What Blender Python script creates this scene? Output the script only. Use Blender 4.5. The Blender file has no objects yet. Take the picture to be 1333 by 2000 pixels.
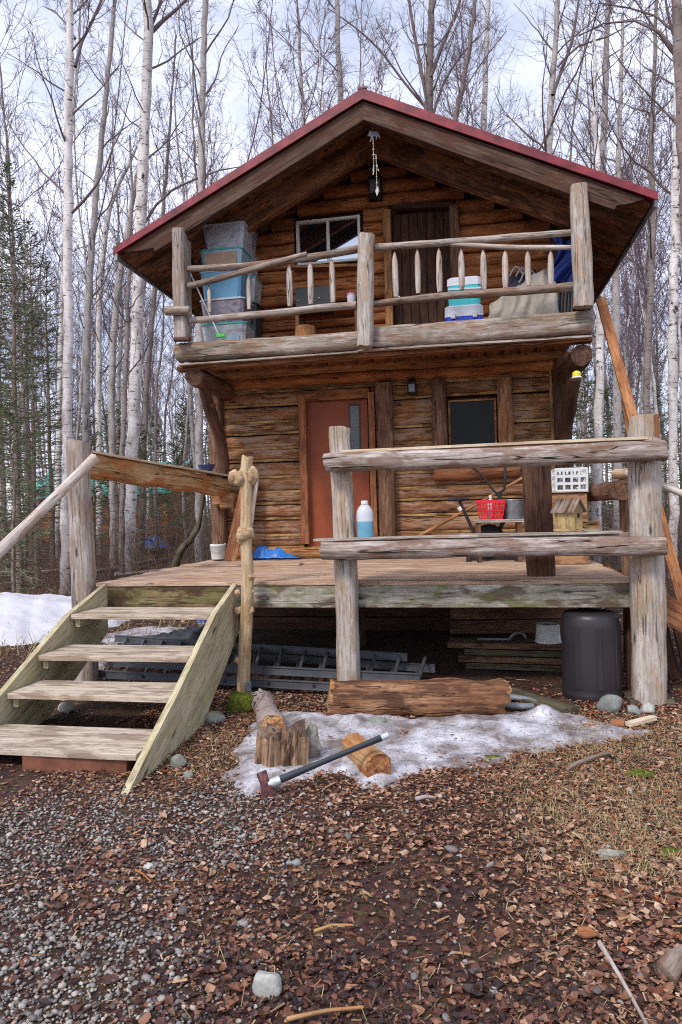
import bpy, math, random
import numpy as np
from mathutils import Vector, Matrix

# ------------------------------------------------------------------ camera, world, sun, exposure
sc = bpy.context.scene
COL = sc.collection
PSI, PIT, ROL = [math.radians(a) for a in (10.3, 0.1, 1.5)]     # yaw to the left, pitch down, roll
EYE = Vector((0, 0, 1.6))
FPX = 1333.0
_r = Vector((math.cos(PSI), math.sin(PSI), 0)); _f = Vector((-math.sin(PSI), math.cos(PSI), 0)); _u = Vector((0, 0, 1))
_f2 = _f*math.cos(PIT) - _u*math.sin(PIT); _u2 = _u*math.cos(PIT) + _f*math.sin(PIT)
CR = _r*math.cos(ROL) - _u2*math.sin(ROL); CU = _u2*math.cos(ROL) + _r*math.sin(ROL); CF = _f2
cam_d = bpy.data.cameras.new("camera"); cam = bpy.data.objects.new("camera", cam_d); COL.objects.link(cam)
cam_d.sensor_fit = 'HORIZONTAL'; cam_d.sensor_width = 24; cam_d.lens = 24; cam_d.clip_end = 2000; cam_d.clip_start = 0.05
cam.matrix_world = Matrix(((CR.x, CU.x, -CF.x, EYE.x), (CR.y, CU.y, -CF.y, EYE.y), (CR.z, CU.z, -CF.z, EYE.z), (0, 0, 0, 1)))
sc.camera = cam

SUN_EL, SUN_AZ = math.radians(48), math.radians(205)      # azimuth clockwise from +Y (the sun stands behind the camera, veiled)
w = bpy.data.worlds.new("World"); sc.world = w; w.use_nodes = True
nt = w.node_tree; nt.nodes.clear()
out = nt.nodes.new('ShaderNodeOutputWorld'); bg = nt.nodes.new('ShaderNodeBackground'); bg.inputs[1].default_value = 0.12
sky = nt.nodes.new('ShaderNodeTexSky'); sky.sky_type = 'NISHITA'; sky.sun_disc = False
sky.sun_elevation = SUN_EL; sky.sun_rotation = SUN_AZ; sky.air_density = 1.0; sky.dust_density = 0.6; sky.ozone_density = 1.5
tc = nt.nodes.new('ShaderNodeTexCoord')
mp = nt.nodes.new('ShaderNodeMapping'); mp.inputs['Scale'].default_value = (1.0, 1.0, 2.2); nt.links.new(tc.outputs['Generated'], mp.inputs[0])
nz = nt.nodes.new('ShaderNodeTexNoise'); nz.inputs['Scale'].default_value = 2.6; nz.inputs['Detail'].default_value = 7; nz.inputs['Roughness'].default_value = 0.6
nt.links.new(mp.outputs[0], nz.inputs[0])
rp = nt.nodes.new('ShaderNodeValToRGB'); rp.color_ramp.elements[0].position = 0.36; rp.color_ramp.elements[1].position = 0.66
rp.color_ramp.elements[0].color = (0.30, 0.30, 0.30, 1); rp.color_ramp.elements[1].color = (0.88, 0.88, 0.88, 1)
nt.links.new(nz.outputs[0], rp.inputs[0])
mx = nt.nodes.new('ShaderNodeMix'); mx.data_type = 'RGBA'
nt.links.new(rp.outputs[0], mx.inputs[0]); nt.links.new(sky.outputs[0], mx.inputs[6]); mx.inputs[7].default_value = (9.0, 9.2, 11.0, 1)
nt.links.new(mx.outputs[2], bg.inputs[0]); nt.links.new(bg.outputs[0], out.inputs[0])

sun_d = bpy.data.lights.new("sun", 'SUN'); sun_d.energy = 1.9; sun_d.angle = math.radians(12); sun_d.color = (1.0, 0.95, 0.88)
sun = bpy.data.objects.new("sun", sun_d); COL.objects.link(sun)
sd = Vector((math.sin(SUN_AZ)*math.cos(SUN_EL), math.cos(SUN_AZ)*math.cos(SUN_EL), math.sin(SUN_EL)))
sun.rotation_euler = sd.to_track_quat('Z', 'Y').to_euler()
sc.view_settings.view_transform = 'Standard'; sc.view_settings.look = 'None'; sc.view_settings.gamma = 1; sc.view_settings.exposure = 0.52
sc.render.engine = 'CYCLES'
sc.cycles.sample_clamp_indirect = 3.0; sc.cycles.max_bounces = 6; sc.cycles.diffuse_bounces = 3; sc.cycles.transparent_max_bounces = 8
try: sc.cycles.use_denoising = False; sc.cycles.pixel_filter_type = 'BLACKMAN_HARRIS'; sc.cycles.filter_width = 1.15
except Exception: pass

# ------------------------------------------------------------------ helpers
R = random.Random(7)
def ray(px, py): return CF + CR*((px-666.5)/FPX) - CU*((py-1000)/FPX)
def Q(px, py, Y):
    d = ray(px, py); return EYE + d*(Y/d.y)
def G(px, py, z=0.0):
    d = ray(px, py); return EYE + d*((z-EYE.z)/d.z)
def srgb(r, g, b):
    f = lambda c: c/12.92 if c <= 0.04045 else ((c+0.055)/1.055)**2.4
    return (f(r/255), f(g/255), f(b/255), 1)

class MB:
    def __init__(s): s.v = []; s.f = []; s.g = []; s.m = []; s.s = []
    def add(s, vs, fs, gs=None, mi=0, smooth=False):
        n = len(s.v); s.v += [tuple(v) for v in vs]
        s.g += [tuple(g) for g in (gs if gs is not None else vs)]
        s.f += [tuple(i+n for i in f) for f in fs]
        s.m += [mi]*len(fs); s.s += ([smooth]*len(fs) if not isinstance(smooth, list) else smooth)
        return s
def make_mesh(name, v, f, g=None, mi=None, sm=None, mats=(), col=None):
    me = bpy.data.meshes.new(name)
    me.from_pydata(v, [], f)
    if sm is not None: me.polygons.foreach_set('use_smooth', sm)
    if mi is not None: me.polygons.foreach_set('material_index', mi)
    if g is not None:
        a = me.attributes.new('gp', 'FLOAT_VECTOR', 'POINT'); a.data.foreach_set('vector', np.asarray(g, dtype=np.float32).ravel())
    if col is not None:
        a = me.attributes.new('rnd', 'FLOAT', 'POINT'); a.data.foreach_set('value', np.asarray(col, dtype=np.float32))
    for m in mats: me.materials.append(m)
    me.update(); return me
def link(name, me, parent=None):
    o = bpy.data.objects.new(name, me); COL.objects.link(o)
    if parent is not None: o.parent = parent; o.matrix_parent_inverse = parent.matrix_world.inverted()
    return o
def build(mb, name, mats, parent=None, label=None):
    if not isinstance(mats, (list, tuple)): mats = [mats]
    o = link(name, make_mesh(name, mb.v, mb.f, mb.g, mb.m, mb.s, mats), parent)
    if label: o['label'] = label
    return o
def empty(name, loc=(0, 0, 0), label=None, cat=None, group=None):
    o = bpy.data.objects.new(name, None); COL.objects.link(o); o.location = loc; o.empty_display_size = 0.2
    o.matrix_world = Matrix.Translation(Vector(loc))
    tag(o, label, cat, group); return o
def tag(o, label=None, cat=None, group=None, kind=None):
    if label: o['label'] = label
    if cat: o['category'] = cat
    if group: o['group'] = group
    if kind: o['kind'] = kind
    return o
def frame(T, up):
    T = T.normalized(); U = up - T*up.dot(T)
    if U.length < 1e-4: U = Vector((1, 0, 0)) - T*T.x
    U.normalize(); V = T.cross(U); return V, U
def rsec(seg, p=2.0):
    r = []
    for i in range(seg):
        a = 2*math.pi*(i+0.5)/seg; c, s_ = math.cos(a), math.sin(a)
        r.append((math.copysign(abs(c)**(2/p), c), math.copysign(abs(s_)**(2/p), s_)))
    return r
def csec(c): return [(1, -1+c), (1, 1-c), (1-c, 1), (-1+c, 1), (-1, 1-c), (-1, -1+c), (-1+c, -1), (1-c, -1)]
def sweep(mb, path, rad, sec=None, up=(0, 0, 1), jit=0.0, mi=0, smooth=True, cap=True, seg=10, bumps=None, capmi=None, rnd=None, endj=0.0):
    """rings along a path; rad = list of (half width, half height) or one; gp = (metres along, across, up)"""
    rnd = rnd or R
    path = [Vector(p) for p in path]; up = Vector(up); n = len(path)
    sec = sec or rsec(seg)
    if not isinstance(rad, list): rad = [rad]*n
    rad = [(r, r) if not isinstance(r, (tuple, list)) else r for r in rad]
    off = Vector((rnd.uniform(-50, 50), rnd.uniform(-9, 9), rnd.uniform(-9, 9)))
    ph = [rnd.uniform(0, 6.28) for _ in range(6)]
    vs = []; gs = []; s_ = 0.0; k = len(sec)
    ej = [rnd.uniform(-endj, endj) for _ in range(k)] if endj else None
    for i, p in enumerate(path):
        T = (path[min(i+1, n-1)] - path[max(i-1, 0)])
        V, U = frame(T, up)
        if i: s_ += (path[i]-path[i-1]).length
        for q, (a, b) in enumerate(sec):
            an = math.atan2(b, a)
            j = 1.0
            if jit: j += jit*(0.5*math.sin(2.1*s_*6+ph[0]+an*2)+0.35*math.sin(s_*17+ph[1]+3*an)+0.3*math.sin(s_*9+ph[2])+rnd.uniform(-0.25, 0.25))
            A, B = a*rad[i][0]*j, b*rad[i][1]*j
            P = p + V*A + U*B
            if ej and i in (0, n-1): P += T.normalized()*ej[q]
            vs.append(P); gs.append((s_+off.x, A+off.y, B+off.z))
    fs = []; sm = []
    for i in range(n-1):
        for j in range(k):
            a, b = i*k+j, i*k+(j+1) % k
            fs.append((a, b, b+k, a+k)); sm.append(smooth)
    mb.add(vs, fs, gs, mi, sm)
    if cap:
        base = len(mb.v)
        c0 = vs[:k]; c1 = vs[-k:]
        mb.add(c0, [tuple(range(k))[::-1]], [(g[0], g[1], g[2]) for g in gs[:k]], mi if capmi is None else capmi, False)
        mb.add(c1, [tuple(range(k))], gs[-k:], mi if capmi is None else capmi, False)
    return mb
def lerp(a, b, t): return Vector(a)*(1-t) + Vector(b)*t
def poly(p0, p1, n): return [lerp(p0, p1, i/n) for i in range(n+1)]
def respath(pts, step=0.12):
    """Catmull-Rom through points"""
    pts = [Vector(p) for p in pts]; out = []
    for i in range(len(pts)-1):
        p0 = pts[max(i-1, 0)]; p1 = pts[i]; p2 = pts[i+1]; p3 = pts[min(i+2, len(pts)-1)]
        n = max(1, int((p2-p1).length/step))
        for k in range(n):
            t = k/n
            out.append(0.5*((2*p1)+(-p0+p2)*t+(2*p0-5*p1+4*p2-p3)*t*t+(-p0+3*p1-3*p2+p3)*t**3))
    out.append(pts[-1]); return out
def log(mb, p0, p1, r0, r1=None, jit=0.06, seg=14, step=0.12, wob=0.0, sq=2.0, mi=0, capmi=None, up=(0, 0, 1), rz=None, endj=0.006):
    r1 = r0 if r1 is None else r1
    L = (Vector(p1)-Vector(p0)).length; n = max(2, int(L/step))
    pts = poly(p0, p1, n); ph = R.uniform(0, 6); ph2 = R.uniform(0, 6)
    V, U = frame(Vector(p1)-Vector(p0), Vector(up))
    for i in range(1, n):
        t = i/n*L; pts[i] = pts[i] + (V*math.sin(t*2.3+ph)+U*math.sin(t*1.9+ph2))*wob
    rad = []
    for i in range(n+1):
        r = r0+(r1-r0)*i/n; r *= 1+0.03*math.sin(i*step*5+ph)
        rad.append((r, (rz if rz else r)))
    return sweep(mb, pts, rad, rsec(seg, sq), up, jit, mi, True, True, capmi=capmi, endj=endj)
def plank(mb, p0, p1, w_, h_, up=(0, 0, 1), n=None, ch=0.12, jit=0.0, mi=0, wob=0.0, endj=0.0, center=True):
    """box-like board from p0 to p1 (axis at its centre), full width w_ (across) and height h_ (along up)"""
    L = (Vector(p1)-Vector(p0)).length; n = n or max(1, int(L/0.25))
    pts = poly(p0, p1, n)
    if wob:
        ph = R.uniform(0, 6)
        V, U = frame(Vector(p1)-Vector(p0), Vector(up))
        for i in range(n+1): pts[i] = pts[i] + U*math.sin(i/n*L*1.7+ph)*wob
    m = min(w_, h_)/2*ch
    sec = []
    ca, cb = m/(w_/2), m/(h_/2)
    sec = [(1, -1+cb), (1, 1-cb), (1-ca, 1), (-1+ca, 1), (-1, 1-cb), (-1, -1+cb), (-1+ca, -1), (1-ca, -1)]
    return sweep(mb, pts, (w_/2, h_/2), sec, up, jit, mi, False, True, endj=endj)
def box(mb, c, sx, sy, sz, rz=0.0, mi=0, ch=0.01):
    """chamfered box with centre c"""
    c = Vector(c); d = Vector((math.cos(rz), math.sin(rz), 0))*sx/2
    m = ch; sec = [(1, -1+m/sz*2), (1, 1-m/sz*2), (1-m/sy*2, 1), (-1+m/sy*2, 1), (-1, 1-m/sz*2), (-1, -1+m/sz*2), (-1+m/sy*2, -1), (1-m/sy*2, -1)]
    return sweep(mb, [c-d, c+d], (sy/2, sz/2), sec, (0, 0, 1), 0, mi, False, True)
def lathe(mb, c, prof, seg=24, mi=0, smooth=True, axis=(0, 0, 1), squash=1.0, capb=True, capt=True, ph=0):
    """prof = [(radius, height)...] about a vertical (or given) axis; radius 0 ends close themselves"""
    c = Vector(c); Z = Vector(axis).normalized(); X, Y_ = frame(Z, Vector((0, 1, 0)))
    vs = []; gs = []; fs = []
    for r, h in prof:
        for i in range(seg):
            a = 2*math.pi*i/seg+ph
            P = c + X*(r*math.cos(a)) + Y_*(r*math.sin(a)*squash) + Z*h
            vs.append(P); gs.append((h, r*math.cos(a), r*math.sin(a)))
    for i in range(len(prof)-1):
        for j in range(seg):
            a, b = i*seg+j, i*seg+(j+1) % seg
            fs.append((a, b, b+seg, a+seg))
    mb.add(vs, fs, gs, mi, smooth)
    if capb: mb.add(vs[:seg], [tuple(range(seg))[::-1]], gs[:seg], mi, False)
    if capt: mb.add(vs[-seg:], [tuple(range(seg))], gs[-seg:], mi, False)
    return mb
def prism(mb, pts, d, mi=0, grain=None):
    """polygon pts (planar list of vectors) extruded by vector d"""
    pts = [Vector(p) for p in pts]; d = Vector(d); n = len(pts)
    off = Vector((R.uniform(-9, 9),)*3)
    vs = pts + [p+d for p in pts]
    fs = [tuple(range(n))[::-1], tuple(range(n, 2*n))] + [(i, (i+1) % n, (i+1) % n+n, i+n) for i in range(n)]
    # flat shading needs nothing special; gp follows the polygon's longest edge
    e = max(((pts[(i+1) % n]-pts[i]) for i in range(n)), key=lambda q: q.length).normalized()
    if grain is not None: e = Vector(grain).normalized()
    V, U = frame(e, d)
    gs = [((p.dot(e)+off.x), p.dot(V)+off.y, p.dot(U)+off.z) for p in vs]
    return mb.add(vs, fs, gs, mi, False)
def rock_mesh(mb, c, rx, ry, rz, seed=0, rough=0.12, mi=0, lev=2, flat=None):
    rr = random.Random(seed)
    import bmesh
    bm = bmesh.new(); bmesh.ops.create_icosphere(bm, subdivisions=lev+1, radius=1.0)
    ds = [(Vector((rr.gauss(0, 1), rr.gauss(0, 1), rr.gauss(0, 1))).normalized(), rr.uniform(0.55, 0.95)) for _ in range(7)]
    vs = []
    for v in bm.verts:
        p = v.co.copy(); 
        for n_, dd in ds:
            q = p.dot(n_)
            if q > dd: p -= n_*(q-dd)*0.75
        k = 1+rough*(0.5*math.sin(p.x*5+seed)+0.5*math.sin(p.y*6+seed*2)+0.4*math.sin(p.z*7+p.x*4))
        p = Vector((p.x*rx*k, p.y*ry*k, p.z*rz*k)); vs.append(p+Vector(c))
    fs = [tuple(v.index for v in f.verts) for f in bm.faces]; bm.free()
    return mb.add(vs, fs, [v-Vector(c) for v in vs], mi, True)

# ------------------------------------------------------------------ materials
class NT:
    def __init__(s, name, rough=0.8, spec=0.3):
        s.m = bpy.data.materials.new(name); s.m.use_nodes = True; s.t = s.m.node_tree; s.b = s.t.nodes['Principled BSDF']
        s.b.inputs['Roughness'].default_value = rough; s.b.inputs['Specular IOR Level'].default_value = spec
    def n(s, t): return s.t.nodes.new(t)
    def L(s, a, b): s.t.links.new(a, b)
    def attr(s, nm='gp'):
        a = s.n('ShaderNodeAttribute'); a.attribute_name = nm; return a.outputs['Vector'] if nm == 'gp' else a.outputs['Fac']
    def obj(s): return s.n('ShaderNodeTexCoord').outputs['Object']
    def pos(s): return s.n('ShaderNodeNewGeometry').outputs['Position']
    def map(s, v, sc_): m = s.n('ShaderNodeMapping'); m.inputs['Scale'].default_value = sc_; s.L(v, m.inputs[0]); return m.outputs[0]
    def noise(s, v, scale=1, det=3, rough=0.55, dist=0.0):
        m = s.n('ShaderNodeTexNoise'); m.inputs['Scale'].default_value = scale; m.inputs['Detail'].default_value = det
        m.inputs['Roughness'].default_value = rough; m.inputs['Distortion'].default_value = dist; s.L(v, m.inputs[0]); return m.outputs[0]
    def vor(s, v, scale=1, feat='F1', out='Distance', rand=1):
        m = s.n('ShaderNodeTexVoronoi'); m.feature = feat; m.inputs['Scale'].default_value = scale; m.inputs['Randomness'].default_value = rand; s.L(v, m.inputs[0]); return m.outputs[out]
    def ramp(s, f, stops):
        r = s.n('ShaderNodeValToRGB'); e = r.color_ramp.elements
        while len(e) < len(stops): e.new(0.5)
        for k, (p, c) in enumerate(stops):
            e[k].position = p; e[k].color = c if isinstance(c, tuple) else (c, c, c, 1)
        s.L(f, r.inputs[0]); return r.outputs[0]
    def mix(s, f, a, b, mode='MIX'):
        m = s.n('ShaderNodeMix'); m.data_type = 'RGBA'; m.blend_type = mode
        for i, x in ((0, f), (6, a), (7, b)):
            if isinstance(x, (int, float, tuple)): m.inputs[i].default_value = x
            else: s.L(x, m.inputs[i])
        return m.outputs[2]
    def math(s, op, a, b=0.0):
        m = s.n('ShaderNodeMath'); m.operation = op
        for i, x in enumerate((a, b)):
            if isinstance(x, (int, float)): m.inputs[i].default_value = x
            else: s.L(x, m.inputs[i])
        return m.outputs[0]
    def bump(s, h, strength=0.5, dist=0.01, prev=None):
        m = s.n('ShaderNodeBump'); m.inputs['Strength'].default_value = strength; m.inputs['Distance'].default_value = dist
        s.L(h, m.inputs['Height'])
        if prev: s.L(prev, m.inputs['Normal'])
        s.L(m.outputs[0], s.b.inputs['Normal']); return m.outputs[0]
    def col(s, c):
        if isinstance(c, tuple): s.b.inputs['Base Color'].default_value = c
        else: s.L(c, s.b.inputs['Base Color'])
        return s

def wood(name, dark, mid, light, stain=None, stain_amt=0.45, moss=None, moss_amt=0.5, grain=34, crack=0.6, rough=0.82, bstr=0.6, fine=1.0, knots=True, greypatch=None):
    t = NT(name, rough, 0.25); g = t.attr()
    f1 = t.noise(t.map(g, (3.2*fine, grain*1.3, grain*1.3)), 1, 6, 0.7, 0.25)
    f2 = t.noise(t.map(g, (1.1, 7, 7)), 1, 4, 0.65, 0.6)
    f3 = t.noise(t.map(g, (2.6, 7, 7)), 1.2, 5, 0.62)
    h = t.math('ADD', t.math('MULTIPLY', f1, 0.6), t.math('MULTIPLY', f2, 0.4))
    c = t.ramp(h, [(0.36, dark), (0.5, mid), (0.64, light)])
    if stain: c = t.mix(t.ramp(f3, [(0.49, 0.0), (0.57, stain_amt)]), c, stain)
    if greypatch: c = t.mix(t.ramp(t.noise(t.map(g, (3.0, 11, 11)), 1, 5, 0.6), [(0.50, 0.0), (0.56, 0.75)]), c, greypatch)
    if moss: c = t.mix(t.math('MULTIPLY', t.ramp(t.noise(t.map(g, (3.4, 7, 7)), 1.1, 7, 0.75), [(0.49, 0.0), (0.60, 1.0)]), moss_amt), c, moss)
    # long drying checks: thin contour lines of a stretched field, broken up by another
    n_ = t.noise(t.map(g, (0.55, 15, 15)), 1, 2, 0.45, 0.1); n5 = t.noise(t.map(g, (1.7, 6, 6)), 1, 2, 0.5)
    ln = t.ramp(t.math('ABSOLUTE', t.math('SUBTRACT', n_, 0.5)), [(0.004, 1.0), (0.011, 0.0)])
    ck = t.math('MULTIPLY', ln, t.ramp(n5, [(0.42, 0.0), (0.50, 1.0)]))
    c = t.mix(t.math('MULTIPLY', ck, min(1, crack*1.3)), c, tuple(x*0.16 for x in dark[:3])+(1,))
    sp = t.ramp(t.noise(t.map(g, (16, 85, 85)), 1, 2, 0.5), [(0.35, 0.28), (0.43, 0.0)])
    c = t.mix(sp, c, tuple(x*0.4 for x in dark[:3])+(1,))
    if knots:
        kd = t.vor(t.map(g, (1.9, 6.5, 6.5)), 1.0)
        kn = t.ramp(kd, [(0.055, 0.9), (0.085, 0.5), (0.14, 0.0)])
        c = t.mix(kn, c, tuple(x*0.2 for x in dark[:3])+(1,))
    t.col(c)
    hh = t.math('SUBTRACT', t.math('ADD', f1, t.math('MULTIPLY', f3, 0.5)), t.math('MULTIPLY', ck, 0.9))
    t.bump(hh, bstr, 0.012)
    return t.m
S = srgb
W_GREY = wood('weathered_grey_wood', S(112, 100, 92), S(163, 151, 142), S(200, 190, 182), S(140, 112, 88), 0.5)
W_GREYB = wood('weathered_grey_brown_log', S(88, 72, 60), S(138, 122, 110), S(176, 164, 154), S(120, 82, 55), 0.6)
W_POST = wood('silvered_post_wood', S(120, 108, 98), S(176, 165, 156), S(208, 199, 190), S(165, 135, 105), 0.6, moss=S(112, 110, 70), moss_amt=0.25)
W_RAIL = wood('peeled_rail_log', S(92, 74, 62), S(158, 143, 134), S(205, 197, 192), S(112, 80, 58), 0.65, crack=0.8)
W_BEAM = wood('balcony_beam_wood', S(92, 80, 70), S(152, 138, 126), S(188, 176, 166), S(128, 82, 48), 0.5, moss=S(100, 96, 72), moss_amt=0.45)
W_BAL = wood('pale_baluster_wood', S(140, 122, 112), S(188, 176, 166), S(216, 208, 200), S(165, 125, 95), 0.35, knots=False)
W_WALL = wood('brown_wall_log', S(104, 66, 42), S(146, 99, 65), S(176, 131, 92), S(98, 64, 46), 0.55, crack=0.6, grain=24, greypatch=S(162, 132, 110), bstr=0.9)
W_WALLR = wood('red_brown_wall_log', S(104, 62, 40), S(146, 92, 60), S(172, 120, 82), S(92, 56, 40), 0.5, crack=0.6, grain=24)
W_UP = wood('amber_gable_log', S(124, 70, 40), S(172, 106, 62), S(200, 138, 88), S(112, 64, 40), 0.45, crack=0.6, grain=24)
W_HONEY = wood('honey_wood', S(118, 76, 44), S(164, 116, 74), S(192, 150, 106), S(110, 70, 46), 0.55, crack=0.6)
W_CHINK = wood('tan_chinking', S(128, 94, 56), S(166, 128, 80), S(186, 154, 108), S(84, 58, 38), 0.7, knots=False, crack=0.2)
W_DARK = wood('dark_brown_timber', S(52, 34, 26), S(88, 60, 46), S(116, 84, 66), S(60, 40, 32), 0.5)
W_MIDB = wood('mid_brown_timber', S(72, 50, 38), S(114, 82, 62), S(150, 118, 96), S(80, 52, 38), 0.5)
W_FASC = wood('fascia_board', S(54, 38, 30), S(84, 62, 50), S(112, 90, 76), S(82, 50, 36), 0.8, knots=False)
W_SOFF = wood('soffit_board', S(100, 60, 40), S(142, 94, 62), S(168, 122, 86), S(72, 46, 34), 0.8)
W_UNDER = wood('balcony_joist_wood', S(92, 54, 34), S(136, 88, 56), S(164, 112, 76), S(66, 40, 28), 0.5)
W_DECK = wood('deck_board', S(140, 112, 92), S(184, 156, 132), S(208, 184, 162), S(150, 104, 74), 0.5, crack=0.5, knots=False)
W_RIM = wood('mossy_rim_joist', S(104, 96, 84), S(160, 152, 138), S(192, 186, 174), S(84, 62, 46), 0.8, moss=S(108, 112, 62), moss_amt=0.7, grain=26)
W_RIMD = wood('dark_stained_rim_joist', S(70, 52, 38), S(128, 108, 78), S(158, 142, 106), S(70, 46, 34), 0.9, moss=S(112, 114, 66), moss_amt=0.6)
W_STR = wood('greenish_stringer', S(146, 134, 104), S(188, 176, 142), S(208, 198, 170), S(150, 128, 98), 0.4, moss=S(156, 156, 108), moss_amt=0.4, crack=0.35)
W_TREAD = wood('stair_tread', S(140, 124, 106), S(186, 170, 150), S(208, 194, 178), S(122, 98, 80), 0.6, crack=0.4, knots=False)
W_RAW = wood('pale_sawn_plank', S(176, 150, 120), S(208, 188, 160), S(224, 208, 186), S(186, 150, 112), 0.3, crack=0.2, knots=False)
W_OR = wood('orange_timber', S(124, 74, 44), S(168, 112, 72), S(192, 142, 100), S(112, 70, 48), 0.55, crack=0.5)
W_SPLIT = wood('split_orange_rail', S(112, 78, 50), S(172, 136, 94), S(200, 172, 134), S(158, 96, 50), 0.8, crack=0.7)
W_BURL = wood('burled_post_wood', S(150, 122, 88), S(190, 164, 128), S(210, 190, 160), S(150, 112, 76), 0.5, crack=0.3, bstr=0.3)
W_TIMB = wood('rotting_timber', S(70, 46, 34), S(128, 88, 62), S(166, 126, 96), S(76, 50, 38), 0.8, crack=0.9, bstr=1.0)
W_STUMP = wood('split_stump_wood', S(74, 54, 42), S(150, 120, 94), S(192, 164, 134), S(72, 50, 40), 0.9, crack=0.9, bstr=1.0)
W_MOSSY = wood('mossy_dark_timber', S(52, 46, 38), S(90, 82, 66), S(120, 112, 92), S(56, 44, 36), 0.5, moss=S(88, 92, 56), moss_amt=0.55)
W_DOORU = wood('dark_plank_door', S(48, 30, 24), S(76, 50, 38), S(96, 66, 52), S(52, 34, 28), 0.5, knots=False)
W_PLY = wood('plywood', S(140, 100, 68), S(170, 130, 94), S(188, 152, 114), S(126, 82, 54), 0.8, grain=14, knots=False, crack=0.1)
W_BIRD = wood('birdhouse_wood', S(146, 118, 74), S(188, 160, 108), S(184, 164, 120), S(112, 98, 74), 0.6, crack=0.3, knots=False)
W_END = wood('end_grain', S(70, 56, 48), S(108, 88, 74), S(134, 112, 94), S(70, 50, 40), 0.6, grain=12)

def plain(name, c, rough=0.5, metal=0.0, spec=0.5, var=0.12, scale=12, bump=0.0, trans=0.0, sub=0.0):
    t = NT(name, rough, spec); p = t.obj()
    n_ = t.noise(p, scale, 4, 0.6)
    t.col(t.mix(t.ramp(n_, [(0.35, 0.0), (0.7, 1.0)]), tuple(min(1, x*(1+var)) for x in c[:3])+(1,), tuple(x*(1-var*1.6) for x in c[:3])+(1,)))
    t.b.inputs['Metallic'].default_value = metal
    if trans: t.b.inputs['Transmission Weight'].default_value = trans
    if bump: t.bump(n_, bump, 0.01)
    return t.m
M_RED = plain('red_painted_metal', S(122, 36, 46), 0.5, 0.0, 0.4, 0.35, 7)
M_DRIP = plain('grey_drip_edge', S(150, 150, 150), 0.5, 0.2)
M_DOOR = plain('red_brown_door_paint', S(132, 66, 38), 0.5, 0, 0.25, 0.2, 3)
M_BLACK = plain('black_plastic', S(40, 38, 42), 0.45, 0, 0.4, 0.1)
M_BARREL = plain('black_barrel_plastic', S(46, 41, 45), 0.42, 0, 0.45, 0.12, 3)
M_WHITE = plain('white_plastic', S(214, 214, 210), 0.45, 0, 0.4, 0.05)
M_WFRAME = plain('white_window_frame', S(222, 220, 212), 0.4, 0, 0.4, 0.05)
M_YEL = plain('yellow_strip', S(196, 190, 60), 0.5, 0, 0.4, 0.05)
M_GREY = plain('grey_plastic', S(120, 124, 130), 0.5, 0, 0.4, 0.08)
M_REDP = plain('red_plastic', S(206, 40, 52), 0.4, 0, 0.4, 0.06)
M_PINK = plain('pink_plastic', S(206, 110, 150), 0.4, 0, 0.4, 0.06)
M_ZINC = plain('galvanised_zinc', S(150, 156, 164), 0.42, 0.6, 0.5, 0.18, 20)
M_ALU = plain('dull_aluminium', S(98, 100, 104), 0.5, 0.5, 0.5, 0.15, 8)
M_NAVY = plain('navy_enamel', S(28, 46, 96), 0.3, 0, 0.6, 0.08)
M_TARP = plain('blue_tarp', S(48, 112, 190), 0.35, 0, 0.5, 0.2, 30, 0.3)
M_JACK = plain('blue_nylon', S(38, 60, 136), 0.5, 0, 0.4, 0.2, 14, 0.3)
M_BLANK = plain('beige_canvas', S(166, 158, 148), 0.9, 0, 0.1, 0.12, 9, 0.3)
M_PACK = plain('dark_backpack_cloth', S(44, 40, 54), 0.7, 0, 0.3, 0.3, 20, 0.4)
M_PACKS = plain('grey_strap', S(150, 150, 156), 0.7, 0, 0.3, 0.1)
M_TEAL = plain('teal_plastic', S(60, 190, 194), 0.4, 0, 0.4, 0.05)
M_TEALL = plain('teal_lid', S(70, 160, 156), 0.4, 0, 0.4, 0.05)
M_COOLW = plain('cooler_white', S(206, 208, 218), 0.4, 0, 0.4, 0.04)
M_COOLB = plain('cooler_blue', S(42, 68, 196), 0.4, 0, 0.4, 0.05)
M_BLUEBIN = plain('blue_bin_plastic', S(98, 150, 182), 0.4, 0, 0.4, 0.06, 6)
M_BLUELID = plain('pale_blue_lid', S(160, 186, 204), 0.4, 0, 0.4, 0.05)
M_CLEARLID = plain('grey_clear_lid', S(176, 184, 190), 0.35, 0, 0.4, 0.05)
M_CARD = plain('cardboard', S(172, 142, 118), 0.8, 0, 0.2, 0.1, 5)
M_STUFFD = plain('dark_bin_contents', S(74, 70, 84), 0.7, 0, 0.3, 0.7, 9)
M_STUFFL = plain('pale_bin_contents', S(160, 160, 166), 0.7, 0, 0.3, 0.5, 8)
M_DKBIN = plain('dark_green_tote', S(50, 62, 58), 0.5, 0, 0.4, 0.1)
M_GREEN = plain('lime_plastic', S(84, 200, 90), 0.4, 0, 0.4, 0.05)
M_FLUID = plain('blue_washer_fluid', S(104, 158, 182), 0.25, 0, 0.5, 0.04)
M_JUG = plain('milky_jug_plastic', S(196, 198, 206), 0.35, 0, 0.5, 0.04)
M_AXE = plain('rusty_axe_head', S(82, 44, 44), 0.5, 0.4, 0.5, 0.6, 30, 0.4)
M_BLADE = plain('worn_steel', S(150, 146, 146), 0.4, 0.7, 0.5, 0.2, 20)
M_HANDLE = plain('dark_fibreglass_handle', S(48, 52, 60), 0.4, 0, 0.4, 0.1)
M_TAPE = plain('silver_tape', S(196, 198, 202), 0.35, 0.4, 0.5, 0.15, 40)
M_BRICK = plain('red_brown_block', S(118, 76, 60), 0.85, 0, 0.2, 0.2, 10, 0.3)
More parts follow.
